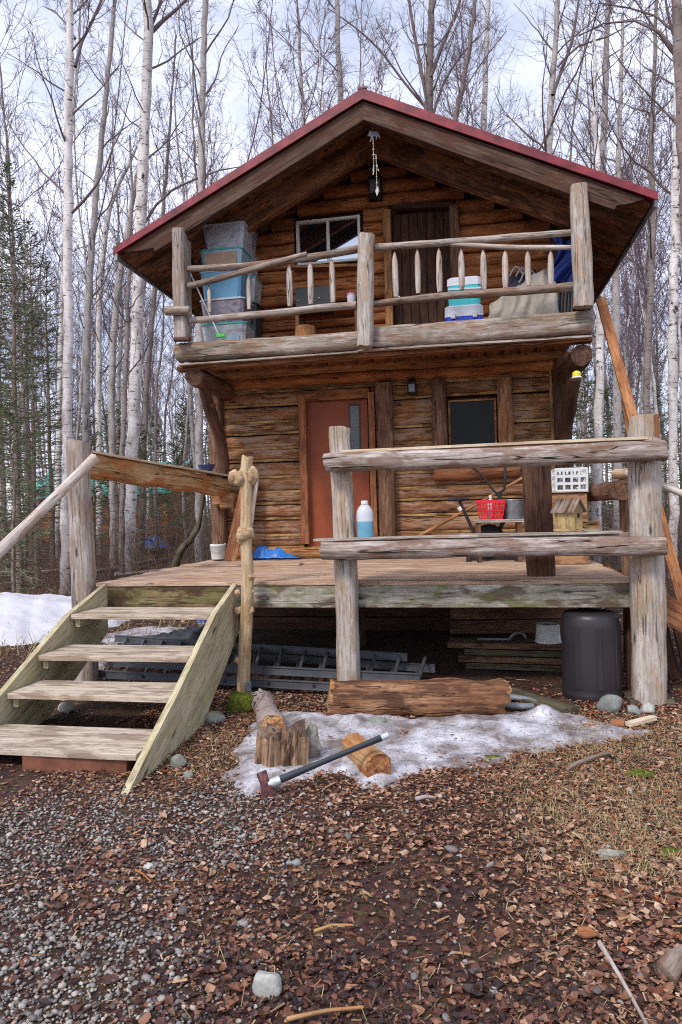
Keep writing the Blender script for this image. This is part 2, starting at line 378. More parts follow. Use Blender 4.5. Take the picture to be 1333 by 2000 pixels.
M_LAMPG = plain('frosted_lamp_glass', S(120, 122, 132), 0.3, 0, 0.5, 0.05)
M_IRON = plain('dark_iron', S(36, 32, 32), 0.6, 0.4, 0.4, 0.1)
M_MOOSE = plain('grey_cut_tin', S(128, 128, 134), 0.5, 0.3, 0.4, 0.1)
M_SHELL = plain('bone_beads', S(200, 190, 176), 0.5, 0, 0.4, 0.15)
M_FYEL = plain('feeder_yellow', S(216, 196, 50), 0.4, 0, 0.4, 0.05)
M_CHROME = plain('bright_metal', S(190, 190, 194), 0.25, 0.9, 0.5, 0.05)
M_TROOF = plain('teal_metal_roof', S(84, 140, 130), 0.5, 0, 0.4, 0.15, 4)
M_MOSS = plain('green_moss', S(84, 92, 34), 0.95, 0, 0.1, 0.5, 40, 0.8)
M_FUNG = plain('grey_bracket_fungus', S(140, 136, 124), 0.9, 0, 0.1, 0.3, 40, 0.5)
def stone(name, c, var=0.3):
    t = NT(name, 0.7, 0.3); g = t.obj()
    n1 = t.noise(g, 9, 6, 0.65); n2 = t.noise(g, 60, 3, 0.6)
    c2 = tuple(min(1, x*(1+var)) for x in c[:3])+(1,); c1 = tuple(x*(1-var) for x in c[:3])+(1,)
    t.col(t.mix(t.ramp(n2, [(0.4, 0.0), (0.62, 0.5)]), t.ramp(n1, [(0.35, c1), (0.62, c2)]), tuple(x*0.55 for x in c[:3])+(1,)))
    t.bump(n2, 0.3, 0.004); return t.m
M_STONE = stone('grey_river_stone', S(128, 130, 126)); M_STONEG = stone('greenish_stone', S(128, 132, 120)); M_STONEW = stone('pale_stone', S(172, 172, 164)); M_CONC = stone('mossy_concrete', S(112, 114, 88), 0.4)
def glass(name, c, rough=0.03):
    t = NT(name, rough, 0.9); t.col(c); t.b.inputs['IOR'].default_value = 1.6; return t.m
M_GLASS = plain('dark_window_glass', S(16, 17, 19), 0.12, 0, 0.12, 0.5, 3); M_GLASSD = plain('dark_textured_glass', S(16, 18, 22), 0.2, 0, 0.8, 0.4, 30, 0.6)
M_MIRROR = plain('reflecting_pane', S(30, 30, 38), 0.03, 0.0, 1.0, 0.05); M_MIRROR.node_tree.nodes['Principled BSDF'].inputs['IOR'].default_value = 3.2
def birch_mat(name, white, shade, mark, base, markamt=1.0, peel=True):
    """trunk bark: gp.x = metres along the trunk"""
    t = NT(name, 0.8, 0.2); g = t.attr(); r = t.attr('rnd')
    n1 = t.noise(t.map(g, (2.2, 5, 5)), 1, 5, 0.65); n2 = t.noise(t.map(g, (14, 3.5, 3.5)), 1.3, 3, 0.6); n3 = t.noise(t.map(g, (42, 8, 8)), 1, 2, 0.5)
    c = t.ramp(n1, [(0.32, shade), (0.56, white)])
    c = t.mix(t.math('MULTIPLY', t.ramp(n3, [(0.57, 0.0), (0.66, 0.6)]), 1.0), c, shade)
    n4 = t.noise(t.map(g, (3.6, 9, 9)), 1, 4, 0.7)
    mk = t.math('MAXIMUM', t.ramp(n2, [(0.60, 0.0), (0.68, 1.0)]), t.ramp(n4, [(0.60, 0.0), (0.67, 1.0)]))
    c = t.mix(t.math('MULTIPLY', mk, markamt), c, mark)
    # rnd: 0 at the trunk foot .. 1 thin crown wood
    c = t.mix(t.ramp(r, [(0.0, 0.75), (0.10, 0.0)]), c, base)
    c = t.mix(t.ramp(t.math('ADD', r, t.math('MULTIPLY', t.math('SUBTRACT', n1, 0.5), 0.5)), [(0.72, 0.0), (1.0, 0.8)]), c, mark)
    t.col(c); t.bump(t.math('SUBTRACT', n1, mk), 0.5, 0.01); return t.m
B_WHITE = birch_mat('white_birch_bark', S(222, 216, 212), S(168, 158, 152), S(60, 50, 46), S(120, 98, 92))
B_GREY = birch_mat('grey_birch_bark', S(178, 170, 166), S(134, 124, 118), S(74, 64, 60), S(92, 78, 70), 0.8)
B_DARK = birch_mat('dark_birch_bark', S(142, 130, 124), S(104, 92, 86), S(64, 54, 52), S(84, 72, 64), 0.8)
M_TWIG = plain('purple_brown_twigs', S(116, 98, 106), 0.85, 0, 0.2, 0.15, 3)
M_BRANCH = plain('grey_brown_branches', S(108, 94, 94), 0.85, 0, 0.2, 0.15, 3)
M_SPTR = plain('spruce_bark', S(122, 110, 98), 0.9, 0, 0.2, 0.3, 9)
def needle_mat():
    t = NT('spruce_needles', 0.75, 0.2); r = t.attr('rnd')
    t.col(t.ramp(r, [(0.0, S(76, 94, 66)), (0.5, S(108, 126, 86)), (0.8, S(132, 142, 106)), (1.0, S(142, 130, 108))])); return t.m
M_NEEDLE = needle_mat()
# ------------------------------------------------------------------ CABIN
YW = 8.9; XR, ZR = -1.0, 6.265; SL = 0.488; YF = 7.55; YB = 14.2; XE0, XE1 = -4.02, 2.02
ZD = 0.98
def rooftop(x): return ZR - SL*abs(x-XR)
cabin = empty('log_cabin', (-1.0, 9.0, 0), 'two storey brown log cabin with red edged gable roof and rough log balcony', 'cabin')
def wall_rows(mb, ck, z0, z1, dz, xa, xb, openings, Y, bound=None, skip=None):
    z = z0+dz/2; rows = 0
    while z < z1:
        d = dz*R.uniform(0.86, 1.12)
        lo, hi = xa, xb
        if bound:
            m = (ZR-0.10-z)/SL
            if m < 0.15: break
            lo, hi = max(xa, XR-m), min(xb, XR+m)
        segs = [(lo, hi)]
        for (a, b, c, e) in openings:
            if z+d*0.35 > c and z-d*0.35 < e:
                ns = []
                for (p, q) in segs:
                    if b <= p or a >= q: ns.append((p, q)); continue
                    if a > p: ns.append((p, a))
                    if b < q: ns.append((b, q))
                segs = ns
        for (p, q) in segs:
            if q-p < 0.05: continue
            log(mb, (p, Y+0.02, z+R.uniform(-.006, .006)), (q, Y+0.02, z+R.uniform(-.006, .006)), 0.085, None, 0.05, 14, 0.10, 0.004, 2.7, rz=d*0.49)
            if ck is not None:
                plank(ck, (p, Y-0.035, z-d/2), (q, Y-0.035, z-d/2+R.uniform(-.006, .006)), 0.05, 0.03, n=max(2, int((q-p)/.1)), jit=0.25)
        z += d; rows += 1
def opening(px0, py0, px1, py1, Y=YW):
    a = Q(px0, (py0+py1)/2, Y).x; b = Q(px1, (py0+py1)/2, Y).x; t = Q((px0+px1)/2, py0, Y).z; u = Q((px0+px1)/2, py1, Y).z
    return (a, b, u, t)
DO = opening(600, 783, 722, 1060); DO = (DO[0], DO[1], 1.13, DO[3])
WO = opening(877, 781, 970, 885)
UD = opening(768, 408, 886, 640); UD = (UD[0], UD[1], 3.56, UD[3])
UW = opening(582, 430, 706, 517)
lw = MB(); ck = MB()
OPL = [(DO[0]-0.05, DO[1]+0.05, 1.13, DO[3]+0.06), (WO[0]-0.05, WO[1]+0.05, WO[2]-0.05, WO[3]+0.05)]
wall_rows(lw, ck, 1.13, 3.32, 0.19, -3.19, 1.13, OPL, YW)
build(lw, 'front_wall', W_WALL, cabin); build(ck, 'chinking', W_CHINK, cabin)
gw = MB(); wall_rows(gw, None, 3.56, 6.2, 0.165, -3.19, 1.13, [(UD[0]-.05, UD[1]+.05, 3.4, UD[3]+.05), (UW[0]-.04, UW[1]+.04, UW[2]-.04, UW[3]+.04)], YW, bound=True)
build(gw, 'gable_wall', W_UP, cabin)
wc = MB(); box(wc, (-1.03, 9.06, 2.3), 4.28, 0.16, 2.5)
prism(wc, [(-3.17, 8.98, 3.56), (1.11, 8.98, 3.56), (1.11, 8.98, rooftop(1.11)-.2), (XR, 8.98, ZR-.2), (-3.17, 8.98, rooftop(-3.17)-.2)], (0, 0.16, 0))
build(wc, 'wall_core', W_DARK, cabin)
for x_, nm in ((-3.30, 'side_wall'), (1.26, 'side_wall')):
    s_ = MB(); z = 0.25
    while z < 4.9:
        log(s_, (x_, 9.0+R.uniform(-.05, .05), z), (x_, 13.5, z), 0.1, None, 0.05, 10, 0.3, 0.004, 2.4); z += 0.19
    build(s_, nm, W_WALLR, cabin)
s_ = MB(); box(s_, (-1.02, 13.5, 2.7), 4.4, 0.2, 4.6); build(s_, 'back_wall', W_WALLR, cabin)
# bottom honey sill log and ledger logs under the balcony
s_ = MB(); log(s_, (-3.35, YW-0.03, 1.06), (1.36, YW-0.03, 1.06), 0.11, None, 0.05, 16, 0.1, 0.004, 2.4, rz=0.085); build(s_, 'sill_log', W_HONEY, cabin)
s_ = MB(); log(s_, (-3.2, YW-0.05, 3.345), (1.2, YW-0.05, 3.335), 0.11, None, 0.06, 16, 0.1, 0.008, 2.3, rz=0.075); build(s_, 'ledger_log', W_UP, cabin)
s_ = MB(); log(s_, (-3.2, YW-0.14, 3.47), (1.2, YW-0.14, 3.46), 0.12, None, 0.06, 16, 0.1, 0.008, 2.3, rz=0.07); build(s_, 'ledger_log', W_HONEY, cabin)
# crawl-space cribbing under the cabin
s_ = MB()
for k in range(5): plank(s_, (-3.4, 9.0, 0.09+k*0.185), (1.4, 9.0, 0.09+k*0.185), 0.12, 0.17, n=14, jit=0.05)
build(s_, 'foundation_cribbing', W_DARK, cabin)
# corner posts
for px_, nm in ((430, 0), (1103, 1)):
    s_ = MB(); b = Q(px_, 1088 if nm == 0 else 860, YW-0.1); b.z = 0.98; t = Vector((b.x+(0.0 if nm == 0 else -0.02), b.y, 3.4))
    log(s_, b, t, 0.105, 0.10, 0.06, 16, 0.12, 0.01, 2.6, up=(0, 1, 0)); build(s_, 'corner_post', W_DARK if nm else W_MIDB, cabin)
    s_ = MB(); b2 = Vector((b.x, YW-0.06, 3.56)); log(s_, b2, (b.x, YW-0.06, rooftop(b.x)-0.25), 0.1, 0.1, 0.05, 14, 0.12, 0.006, 2.6, up=(0, 1, 0)); build(s_, 'corner_post', W_DARK, cabin)
# tan trim at the right end of the wall
s_ = MB(); x = Q(1078, 800, YW-.05).x; plank(s_, (x, YW-0.05, 1.0), (x, YW-0.05, 3.28), 0.04, 0.12, up=(0, 1, 0), n=8, jit=0.1); build(s_, 'edge_trim', W_CHINK, cabin)
# lower door
s_ = MB(); dx0, dx1, dz0, dz1 = DO
box(s_, ((dx0+dx1)/2, YW-0.02, (dz0+dz1)/2), dx1-dx0, 0.05, dz1-dz0, ch=0.004); door = build(s_, 'door', M_DOOR, cabin)
s_ = MB(); a = Q(684, 793, YW-.05); b = Q(703, 885, YW-.05)
box(s_, ((a.x+b.x)/2, YW-0.048, (a.z+b.z)/2), b.x-a.x, 0.012, a.z-b.z, ch=0.002); build(s_, 'door_pane', M_GLASSD, door)
s_ = MB(); cx, cz = (a.x+b.x)/2, (a.z+b.z)/2; ww, hh = b.x-a.x+.02, a.z-b.z+.02
for sx in (-1, 1): box(s_, (cx+sx*ww/2, YW-0.05, cz), 0.018, 0.016, hh, ch=.002)
for sz in (-1, 1): box(s_, (cx, YW-0.052, cz+sz*hh/2), ww, 0.016, 0.018, ch=.002)
build(s_, 'pane_trim', M_BLACK, door)
fr = MB()
for (pa, pb, pw) in (((592, 783), (598, 1062), 15), ((727, 775), (733, 1080), 12)):
    A = Q(pa[0], pa[1]-8, YW-.09); Bq = Q(pb[0], pb[1], YW-.09); A.x = Bq.x = (A.x+Bq.x)/2
    plank(fr, Bq, A, pw*6.7/1000, 0.13, up=(0, 1, 0), n=20, jit=0.03)
A = Q(585, 775, YW-.085); Bq = Q(722, 768, YW-.085); plank(fr, A, Bq, 0.12, 0.13, n=8, jit=0.03)
build(fr, 'door_frame', W_WALLR, cabin)
# heavy vertical wall posts
for (x0, y0, x1, y1, wp, hid) in ((750, 748, 760, 1085, 34, 0), (858, 742, 862, 905, 29, 0), (987, 737, 990, 905, 28, 0)):
    A = Q(x0, y0, YW-.13); Bq = Q(x1, y1, YW-.13); xm = (A.x+Bq.x)/2; A.x = Bq.x = xm
    s_ = MB(); log(s_, Bq, A, wp*6.6/2000, None, 0.06, 14, 0.1, 0.006, 2.8, up=(0, 1, 0), rz=0.085); build(s_, 'wall_post', W_MIDB if x0 < 960 else W_WALL, cabin)
# horizontal short log under the window
s_ = MB(); log(s_, Q(848, 927, YW-.1), Q(1015, 918, YW-.1), 0.085, None, 0.06, 14, 0.1, 0.006); build(s_, 'window_sill_log', W_WALLR, cabin)
def window(name, O, frame_w, fm, gm, split=None, Y=YW, yellow=False):
    x0, x1, z0, z1 = O; cx, cz = (x0+x1)/2, (z0+z1)/2
    f = MB()
    for sx in (-1, 1): box(f, (cx+sx*((x1-x0)/2-frame_w/2), Y-0.06, cz), frame_w, 0.05, z1-z0, ch=.004)
    for sz in (-1, 1): box(f, (cx, Y-0.058, cz+sz*((z1-z0)/2-frame_w/2)), x1-x0-2*frame_w, 0.046, frame_w, ch=.004)
    if split: box(f, (split, Y-0.057, cz), frame_w*1.1, 0.04, z1-z0-2*frame_w, ch=.004)
    fo = build(f, name, fm, cabin)
    if split:
        for a, b, dy in ((x0+frame_w, split-frame_w/2, 0.0), (split+frame_w/2, x1-frame_w, 0.012)):
            g = MB(); box(g, ((a+b)/2, Y-0.04-dy, cz), b-a-.003, 0.006, z1-z0-2*frame_w-.003, ch=.001); build(g, 'window_pane', gm, fo)
    else:
        g = MB(); box(g, (cx, Y-0.04, cz), x1-x0-2*frame_w-.003, 0.006, z1-z0-2*frame_w-.003, ch=.001); build(g, 'window_pane', gm, fo)
    return fo
window('window', WO, 0.025, W_HONEY, M_GLASS)
uwf = window('window', UW, 0.032, M_WFRAME, M_MIRROR, split=Q(643, 470, YW).x)
s_ = MB(); box(s_, (UW[0]+0.012, YW-0.09, UW[2]+0.17), 0.012, 0.004, 0.34, ch=.001); build(s_, 'tape_strip', M_YEL, uwf)
s_ = MB(); plank(s_, Q(574, 524, YW-.16), Q(700, 521, YW-.16), 0.16, 0.035, n=5); build(s_, 'window_shelf', W_HONEY, cabin)
# upper door, recessed
s_ = MB(); x0, x1, z0, z1 = UD; n_ = 7; wd = (x1-x0)/n_
for k in range(n_): plank(s_, (x0+wd*(k+.5), YW+0.03+R.uniform(0, .004), z0), (x0+wd*(k+.5), YW+0.03, z1-.03), wd-0.006, 0.03, up=(0, 1, 0), n=8, ch=.3)
ud = build(s_, 'upper_door', W_DOORU, cabin)
s_ = MB(); lathe(s_, (x0+0.07, YW+0.01, 4.35), [(0.01, 0), (0.01, .03), (0.026, .035), (0.028, .05), (0.018, .06)], 12, axis=(0, -1, 0)); build(s_, 'door_knob', M_CHROME, ud)
s_ = MB(); box(s_, (x0+0.035, YW-0.012, 4.35), 0.05, 0.02, 0.08); build(s_, 'door_latch', M_CHROME, ud)
for (a_, b_, wpx, mt) in (((760, 412), (762, 640), 15, W_HONEY), ((895, 402), (893, 640), 17, W_MIDB)):
    A = Q(a_[0], a_[1], YW-.09); Bq = Q(b_[0], b_[1], YW-.09); A.x = Bq.x
    s_ = MB(); plank(s_, Bq, A, wpx*6.7/1000, 0.12, up=(0, 1, 0), n=16, jit=0.03); build(s_, 'door_jamb', mt, cabin)
s_ = MB(); plank(s_, Q(768, 405, YW-.06), Q(887, 401, YW-.06), 0.1, 0.07, n=5, jit=.02); build(s_, 'door_header', W_DARK, cabin)
# lamps on the wall
lm = MB(); c = Q(733, 365, YW-.16); box(lm, (c.x, c.y+.05, c.z), 0.17, 0.10, 0.30, ch=.008); lo_ = build(lm, 'wall_lamp', M_IRON, cabin)
lm = MB(); box(lm, (c.x, c.y-.005, c.z+.02), 0.135, 0.02, 0.16, ch=.004); box(lm, (c.x, c.y-.012, c.z-.068), 0.15, 0.012, 0.008, ch=.002); build(lm, 'lamp_glass', M_LAMPG, lo_)
lm = MB(); c = Q(805, 757, YW-.14); box(lm, c, 0.11, 0.1, 0.17, ch=.01); lathe(lm, (c.x, c.y, c.z+.085), [(.06, 0), (.03, .03), (.008, .035)], 12); lo_ = build(lm, 'wall_lamp', M_IRON, cabin)
lm = MB(); box(lm, (c.x, c.y-.052, c.z-.01), 0.075, 0.01, 0.10, ch=.002); build(lm, 'lamp_glass', M_LAMPG, lo_)

# ---- roof
roof = MB()
for sgn, xe in ((-1, XE0), (1, XE1)):
    zt = rooftop(xe)
    prism(roof, [(XR, YF-.02, ZR), (xe, YF-.02, zt), (xe, YF-.02, zt-.035), (XR, YF-.02, ZR-.035)], (0, YB-YF, 0))
rf = build(roof, 'roof', M_RED, cabin)
t_ = MB()
for sgn, xe in ((-1, XE0), (1, XE1)):
    zt = rooftop(xe)
    prism(t_, [(XR, YF-.045, ZR+.012), (xe+sgn*.01, YF-.045, zt+.007), (xe+sgn*.02, YF-.045, zt-.08), (XR, YF-.045, ZR-.105)], (0, 0.02, 0))
    for k in range(21):    # standing ribs of the metal sheet
        y = YF+0.15+k*0.31
        if y > YB-.1: break
        plank(t_, (XR, y, ZR+.01), (xe, y, zt+.01), 0.02, 0.025, n=1)
plank(t_, (XR, YF-.05, ZR+.012), (XR, YB, ZR+.012), 0.10, 0.02, n=1, ch=.9)
build(t_, 'rake_trim', M_RED, rf)
for sgn, xe in ((-1, XE0), (1, XE1)):
    zt = rooftop(xe)
    s_ = MB(); n_ = 22; x_a, x_b = xe-sgn*.03, XR
    L_ = abs(x_b-x_a)
    for k in range(n_):     # soffit boards run front to back
        xa = x_a+(x_b-x_a)*k/n_; xb = x_a+(x_b-x_a)*(k+1)/n_; d = R.uniform(0, .006)
        y0 = YF+0.09+R.uniform(0, .01)
        prism(s_, [(xa, y0, rooftop(xa)-.05-d), (xb-.002*sgn*-1, y0, rooftop(xb)-.05-d), (xb-.002*sgn*-1, y0, rooftop(xb)-.085-d), (xa, y0, rooftop(xa)-.085-d)], (0, YB-YF-.2, 0))
    build(s_, 'soffit', W_SOFF, rf)
    f_ = MB(); xf = xe-sgn*0.10; xg = -3.52 if sgn < 0 else 1.62
    m_ = (xf+xg)/2
    pts = [(XR, YF, ZR-.11), (xf, YF, rooftop(xf)-.085), (m_, YF, rooftop(m_)-.19), (xg+sgn*.02, YF, rooftop(xg)-.27), (xg, YF, rooftop(xg)-.315), (XR, YF, ZR-.315)]
    prism(f_, pts, (0, 0.07, 0)); build(f_, 'fascia', W_FASC, rf)
    f_ = MB(); xi = xe-sgn*.75
    prism(f_, [(XR, 8.15, ZR-.09), (xi, 8.15, rooftop(xi)-.09), (xi, 8.15, rooftop(xi)-.385), (XR, 8.15, ZR-.385)], (0, 0.09, 0)); build(f_, 'rafter', W_SOFF, rf)
    f_ = MB(); plank(f_, (xe+sgn*.012, YF+.03, zt-.06), (xe+sgn*.012, YB-.05, zt-.06), 0.022, 0.11, n=12); build(f_, 'eave_board', M_DRIP, rf)
    # purlin blocks seen under the side eaves
    for k in range(9):
        y = 8.0+k*0.62
        s_ = MB(); plank(s_, (xe-sgn*.06, y, rooftop(xe-sgn*.06)-.13), (xe-sgn*.62, y, rooftop(xe-sgn*.62)-.13), 0.045, 0.09, n=2); build(s_, 'rafter_tail', W_MIDB, rf)

# ---- balcony
YBm = 7.68
balc = MB()
for k in range(23):
    x = -3.22+k*0.2
    log(balc, (x+.02, YBm-.02, 3.50), (x+.02, YW-.02, 3.52), 0.098, None, 0.05, 12, 0.12, 0.004, 2.4, rz=0.05)
build(balc, 'balcony_joists', W_UNDER, cabin)
s_ = MB()
for k in range(10):
    y = YBm+0.02+k*0.125; plank(s_, (-3.2, y+.05, 3.572), (1.3, y+.05, 3.572), 0.118, 0.024, n=8)
build(s_, 'balcony_floor', W_MIDB, cabin)
def beam(px, mat, name='balcony_beam'):
    (xa, ta, ba), (xb, tb, bb) = px
    A = Q(xa, (ta+ba)/2, 7.6); Bq = Q(xb, (tb+bb)/2, 7.6); h = ((ba-ta)+(bb-tb))/2*7.6/1333/2*0.99
    A.y += .09; Bq.y += .09
    s_ = MB(); log(s_, A, Bq, 0.095, None, 0.035, 18, 0.07, 0.006, 3.4, rz=h, endj=.01); return build(s_, name, mat, cabin)
beam(((342, 666, 708), (698, 645, 680)), W_BEAM); beam(((729, 637, 675), (1160, 602, 651)), W_BEAM)
s_ = MB(); plank(s_, Q(350, 713, 7.66)+Vector((0, .0, 0)), Q(700, 687, 7.66), 0.05, 0.02, n=10, jit=.08); plank(s_, Q(700, 685, 7.65), Q(1156, 657, 7.65), 0.06, 0.022, n=12, jit=.08); build(s_, 'drip_lath', W_GREY, cabin)
s_ = MB(); plank(s_, Q(350, 722, 7.78), Q(1156, 664, 7.78), 0.14, 0.05, n=12, jit=.04); build(s_, 'joist_cap', W_UNDER, cabin)
# bracket logs and curved braces
for (fx, fy, bx_, by_, r_, mt) in ((379, 735, 432, 768, .125, W_MIDB), (1137, 693, 1100, 738, .125, W_DARK)):
    A = Q(fx, fy, 7.72); Bq = Q(bx_, by_, 8.85); Bq.z = A.z; Bq.x = A.x
    s_ = MB(); log(s_, A, Bq, r_*.9, r_, 0.07, 16, 0.1, 0.01, capmi=1); build(s_, 'bracket_log', [mt, W_DARK], cabin)
s_ = MB(); sweep(s_, respath([Q(398, 752, 8.0), Q(410, 800, 8.25), Q(428, 850, 8.5), Q(436, 890, 8.62), Q(439, 940, 8.68)], .08), 0.075, rsec(12), (0, 1, 0), .07)
lathe(s_, Q(417, 792, 8.1), [(.0, -.01), (.035, 0), (.03, .02)], 12, axis=(0, -1, 0)); build(s_, 'curved_brace', W_DARK, cabin)
s_ = MB(); sweep(s_, respath([Q(1121, 735, 8.0), Q(1113, 790, 8.3), Q(1104, 845, 8.6), Q(1103, 900, 8.7)], .08), 0.085, rsec(12), (0, 1, 0), .07)
lathe(s_, Q(1105, 832, 8.5), [(.0, -.01), (.04, 0), (.03, .05)], 12, axis=(0, -1, 0)); build(s_, 'curved_brace', W_DARK, cabin)
# balcony posts
def vpost(name, top, bot, Y, wpx, mat, sq=2.4, parent=cabin, jit=.035, wob=.006, w1=None, Y1=None, depth=None):
    A = Q(top[0], top[1], Y); Bq = Q(bot[0], bot[1], Y1 or Y)
    s_ = MB(); r0 = wpx*Y/1333/2*0.985; r1 = (w1 or wpx)*Y/1333/2*0.985
    log(s_, Bq, A, r1, r0, jit, 18, 0.09, wob, sq, up=(0, 1, 0), rz=depth, endj=.008)
    return build(s_, name, mat, parent)
vpost('balcony_post', (351, 449), (355, 664), 7.58, 29, W_GREY, 3.2)
s_ = MB(); plank(s_, Q(369, 662, 7.68), Q(367, 470, 7.68), 0.03, 0.12, up=(0, 1, 0), n=12, jit=.03); build(s_, 'post_side_board', W_GREY, cabin)
s_ = MB(); log(s_, Q(325, 607, 7.47), Q(371, 606, 7.47), 0.052, .052, .05, 14, .05); build(s_, 'post_crosspiece', W_GREY, cabin)
s_ = MB(); log(s_, Q(341, 663, 7.50), Q(371, 662, 7.50), 0.03, .03, .05, 10, .05, mi=0); build(s_, 'post_foot_wedge', W_DARK, cabin)
vpost('balcony_post', (1132, 364), (1140, 600), 7.5, 33, W_POST, 2.4, w1=37)
vpost('balcony_post', (717, 460), (713, 677), 7.5, 34, W_POST, 2.5, w1=32)
s_ = MB(); box(s_, Q(1141, 596, 7.62), 0.13, 0.1, 0.06); build(s_, 'post_foot_wedge', W_MIDB, cabin)
# rails
def rail(name, pts, Y, wpx, mat, parent=cabin, seg=12, jit=.06, w1=None, group=None):
    P = respath([Q(x, y, Y) for x, y in pts], .08); n = len(P); r0 = wpx*Y/2666; r1 = (w1 or wpx)*Y/2666
    s_ = MB(); sweep(s_, P, [r0+(r1-r0)*i/(n-1) for i in range(n)], rsec(seg), (0, 0, 1), jit, endj=.006); return build(s_, name, mat, parent)
rail('balcony_rail', [(368, 525), (480, 519), (560, 509), (640, 497), (699, 486)], 7.60, 13, W_GREYB, w1=15)
rail('balcony_rail', [(368, 559), (430, 543), (500, 523), (560, 507), (600, 497)], 7.58, 13, W_GREYB, w1=12)
rail('balcony_rail', [(372, 626), (480, 616), (560, 609), (640, 600), (697, 596)], 7.58, 13, W_GREY, w1=15)
rail('balcony_rail', [(733, 483), (820, 477), (902, 471), (1010, 462), (1118, 454)], 7.60, 14, W_GREY, w1=12)
rail('balcony_rail', [(880, 476), (940, 480), (1010, 483), (1118, 483)], 7.60, 10, W_BAL, w1=9)
rail('balcony_rail', [(728, 594), (800, 585), (880, 577), (1000, 569), (1122, 560)], 7.60, 13, W_GREYB, w1=17)
def baluster(x, y0, y1, wpx, lean=0, Y=7.62):
    A = Q(x, y0, Y); Bq = Q(x+lean, y1, Y); n = 10; P = poly(Bq, A, n); r = wpx*Y/2666
    prof = [0.75, .9, .98, 1, 1.04, 1.02, 1, .97, .88, .6, .15]
    s_ = MB(); sweep(s_, P, [r*k for k in prof], rsec(10), (0, 1, 0), .05); build(s_, 'baluster', W_BAL, cabin)
for a in ((408, 556, 610, 8, 2), (486, 535, 604, 9, 1), (565, 514, 598, 12, 2), (606, 509, 594, 12, 2), (648, 505, 591, 12, 3),
          (771, 491, 580, 12, 3), (815.5, 486, 573, 11, 2), (857.5, 484, 570, 12, 2), (901, 485, 566, 12, 2), (944, 486, 565, 12, 2), (987, 487, 562, 12, 1), (1031, 487.5, 558, 12, 2), (1076, 488, 556, 11, 1)): baluster(*a)

# ------------------------------------------------------------------ PORCH DECK
deck = empty('porch_deck', (-1.0, 7.4, 0), 'raised plank porch in front of the cabin with log posts and thick log rails', 'porch')
YD = 5.92
s_ = MB(); y = YD-.03
while y < 8.78:
    wd = R.uniform(.135, .145)
    xs = [-3.44+R.uniform(-.01, .02), R.uniform(-2, .3), 1.36+R.uniform(-.02, .01)]
    for a, b in zip(xs[:-1], xs[1:]): plank(s_, (a+.003, y+wd/2, ZD-.018+R.uniform(-.003, .003)), (b-.003, y+wd/2, ZD-.018+R.uniform(-.003, .003)), wd-.006, 0.034, n=6, ch=.2)
    y += wd
build(s_, 'decking', W_DECK, deck)
s_ = MB(); plank(s_, (-3.36, 7.75, ZD+.012), (-1.9, 7.75, ZD+.012), 0.19, 0.022, n=5); plank(s_, (-3.2, 7.94, ZD+.012), (-1.5, 7.94, ZD+.012), 0.17, 0.022, n=5); plank(s_, (-3.15, 8.12, ZD+.012), (-1.5, 8.12, ZD+.012), 0.17, 0.022, n=5); build(s_, 'loose_boards', W_DECK, deck)
s_ = MB(); plank(s_, (-2.12, YD+.01, 0.855), (1.34, YD+.01, 0.855), 0.05, 0.215, n=14, ch=.1); build(s_, 'rim_joist', W_RIM, deck)
s_ = MB(); plank(s_, (-3.42, YD+.01, 0.855), (-2.13, YD+.01, 0.855), 0.05, 0.215, n=8, ch=.1); build(s_, 'rim_joist', W_RIMD, deck)
s_ = MB()
for k in range(10): plank(s_, (-3.38+k*.52, YD+.06, 0.86), (-3.38+k*.52, 8.8, 0.86), 0.045, 0.19, n=5)
build(s_, 'floor_joists', W_MIDB, deck)
def dpost(top, bot, Y, wt, wb, mat, sq=2.3, name='deck_post', jit=.03, wob=.008):
    A = Q(top[0], top[1], Y); Bq = G(bot[0], bot[1], 0.0); Bq.y = Y; Bq.x = Q(bot[0], bot[1], Y).x; Bq.z = -0.04
    s_ = MB(); log(s_, Bq, A, wb*Y/2666*.985, wt*Y/2666*.985, jit, 22, 0.07, wob, sq, up=(0, 1, 0), endj=.006); return build(s_, name, mat, deck)
dpost((154, 863), (168, 1337), 5.98, 43, 50, W_GREY, 2.8)
dpost((664, 836), (684, 1345), 5.80, 42, 49, W_POST, 2.3)
rp = dpost((1260, 860), (1268, 1366), 5.84, 56, 62, W_POST, 2.4)
s_ = MB(); A = Q(1258, 812, 5.86); Bq = Q(1260, 862, 5.86); log(s_, Bq, A, .115, .11, .05, 18, .05, .004, 2.4, up=(0, 1, 0), endj=.02); build(s_, 'post_top', W_POST, rp)
s_ = MB(); A = Q(1280, 812, 5.80); Bq = Q(1281, 862, 5.80); plank(s_, Bq, A, .03, .12, up=(0, 1, 0), n=5, jit=.1, endj=.02); build(s_, 'orange_splinter', W_OR, rp)
# dark timber post behind the rails
s_ = MB(); A = Q(1047, 908, 6.3); Bq = Q(1055, 1122, 6.3); Bq.x = A.x+.02; Bq.z = ZD; plank(s_, Bq, A, .235, .2, up=(0, 1, 0), n=18, jit=.03, ch=.25); build(s_, 'inner_post', W_DARK, deck)
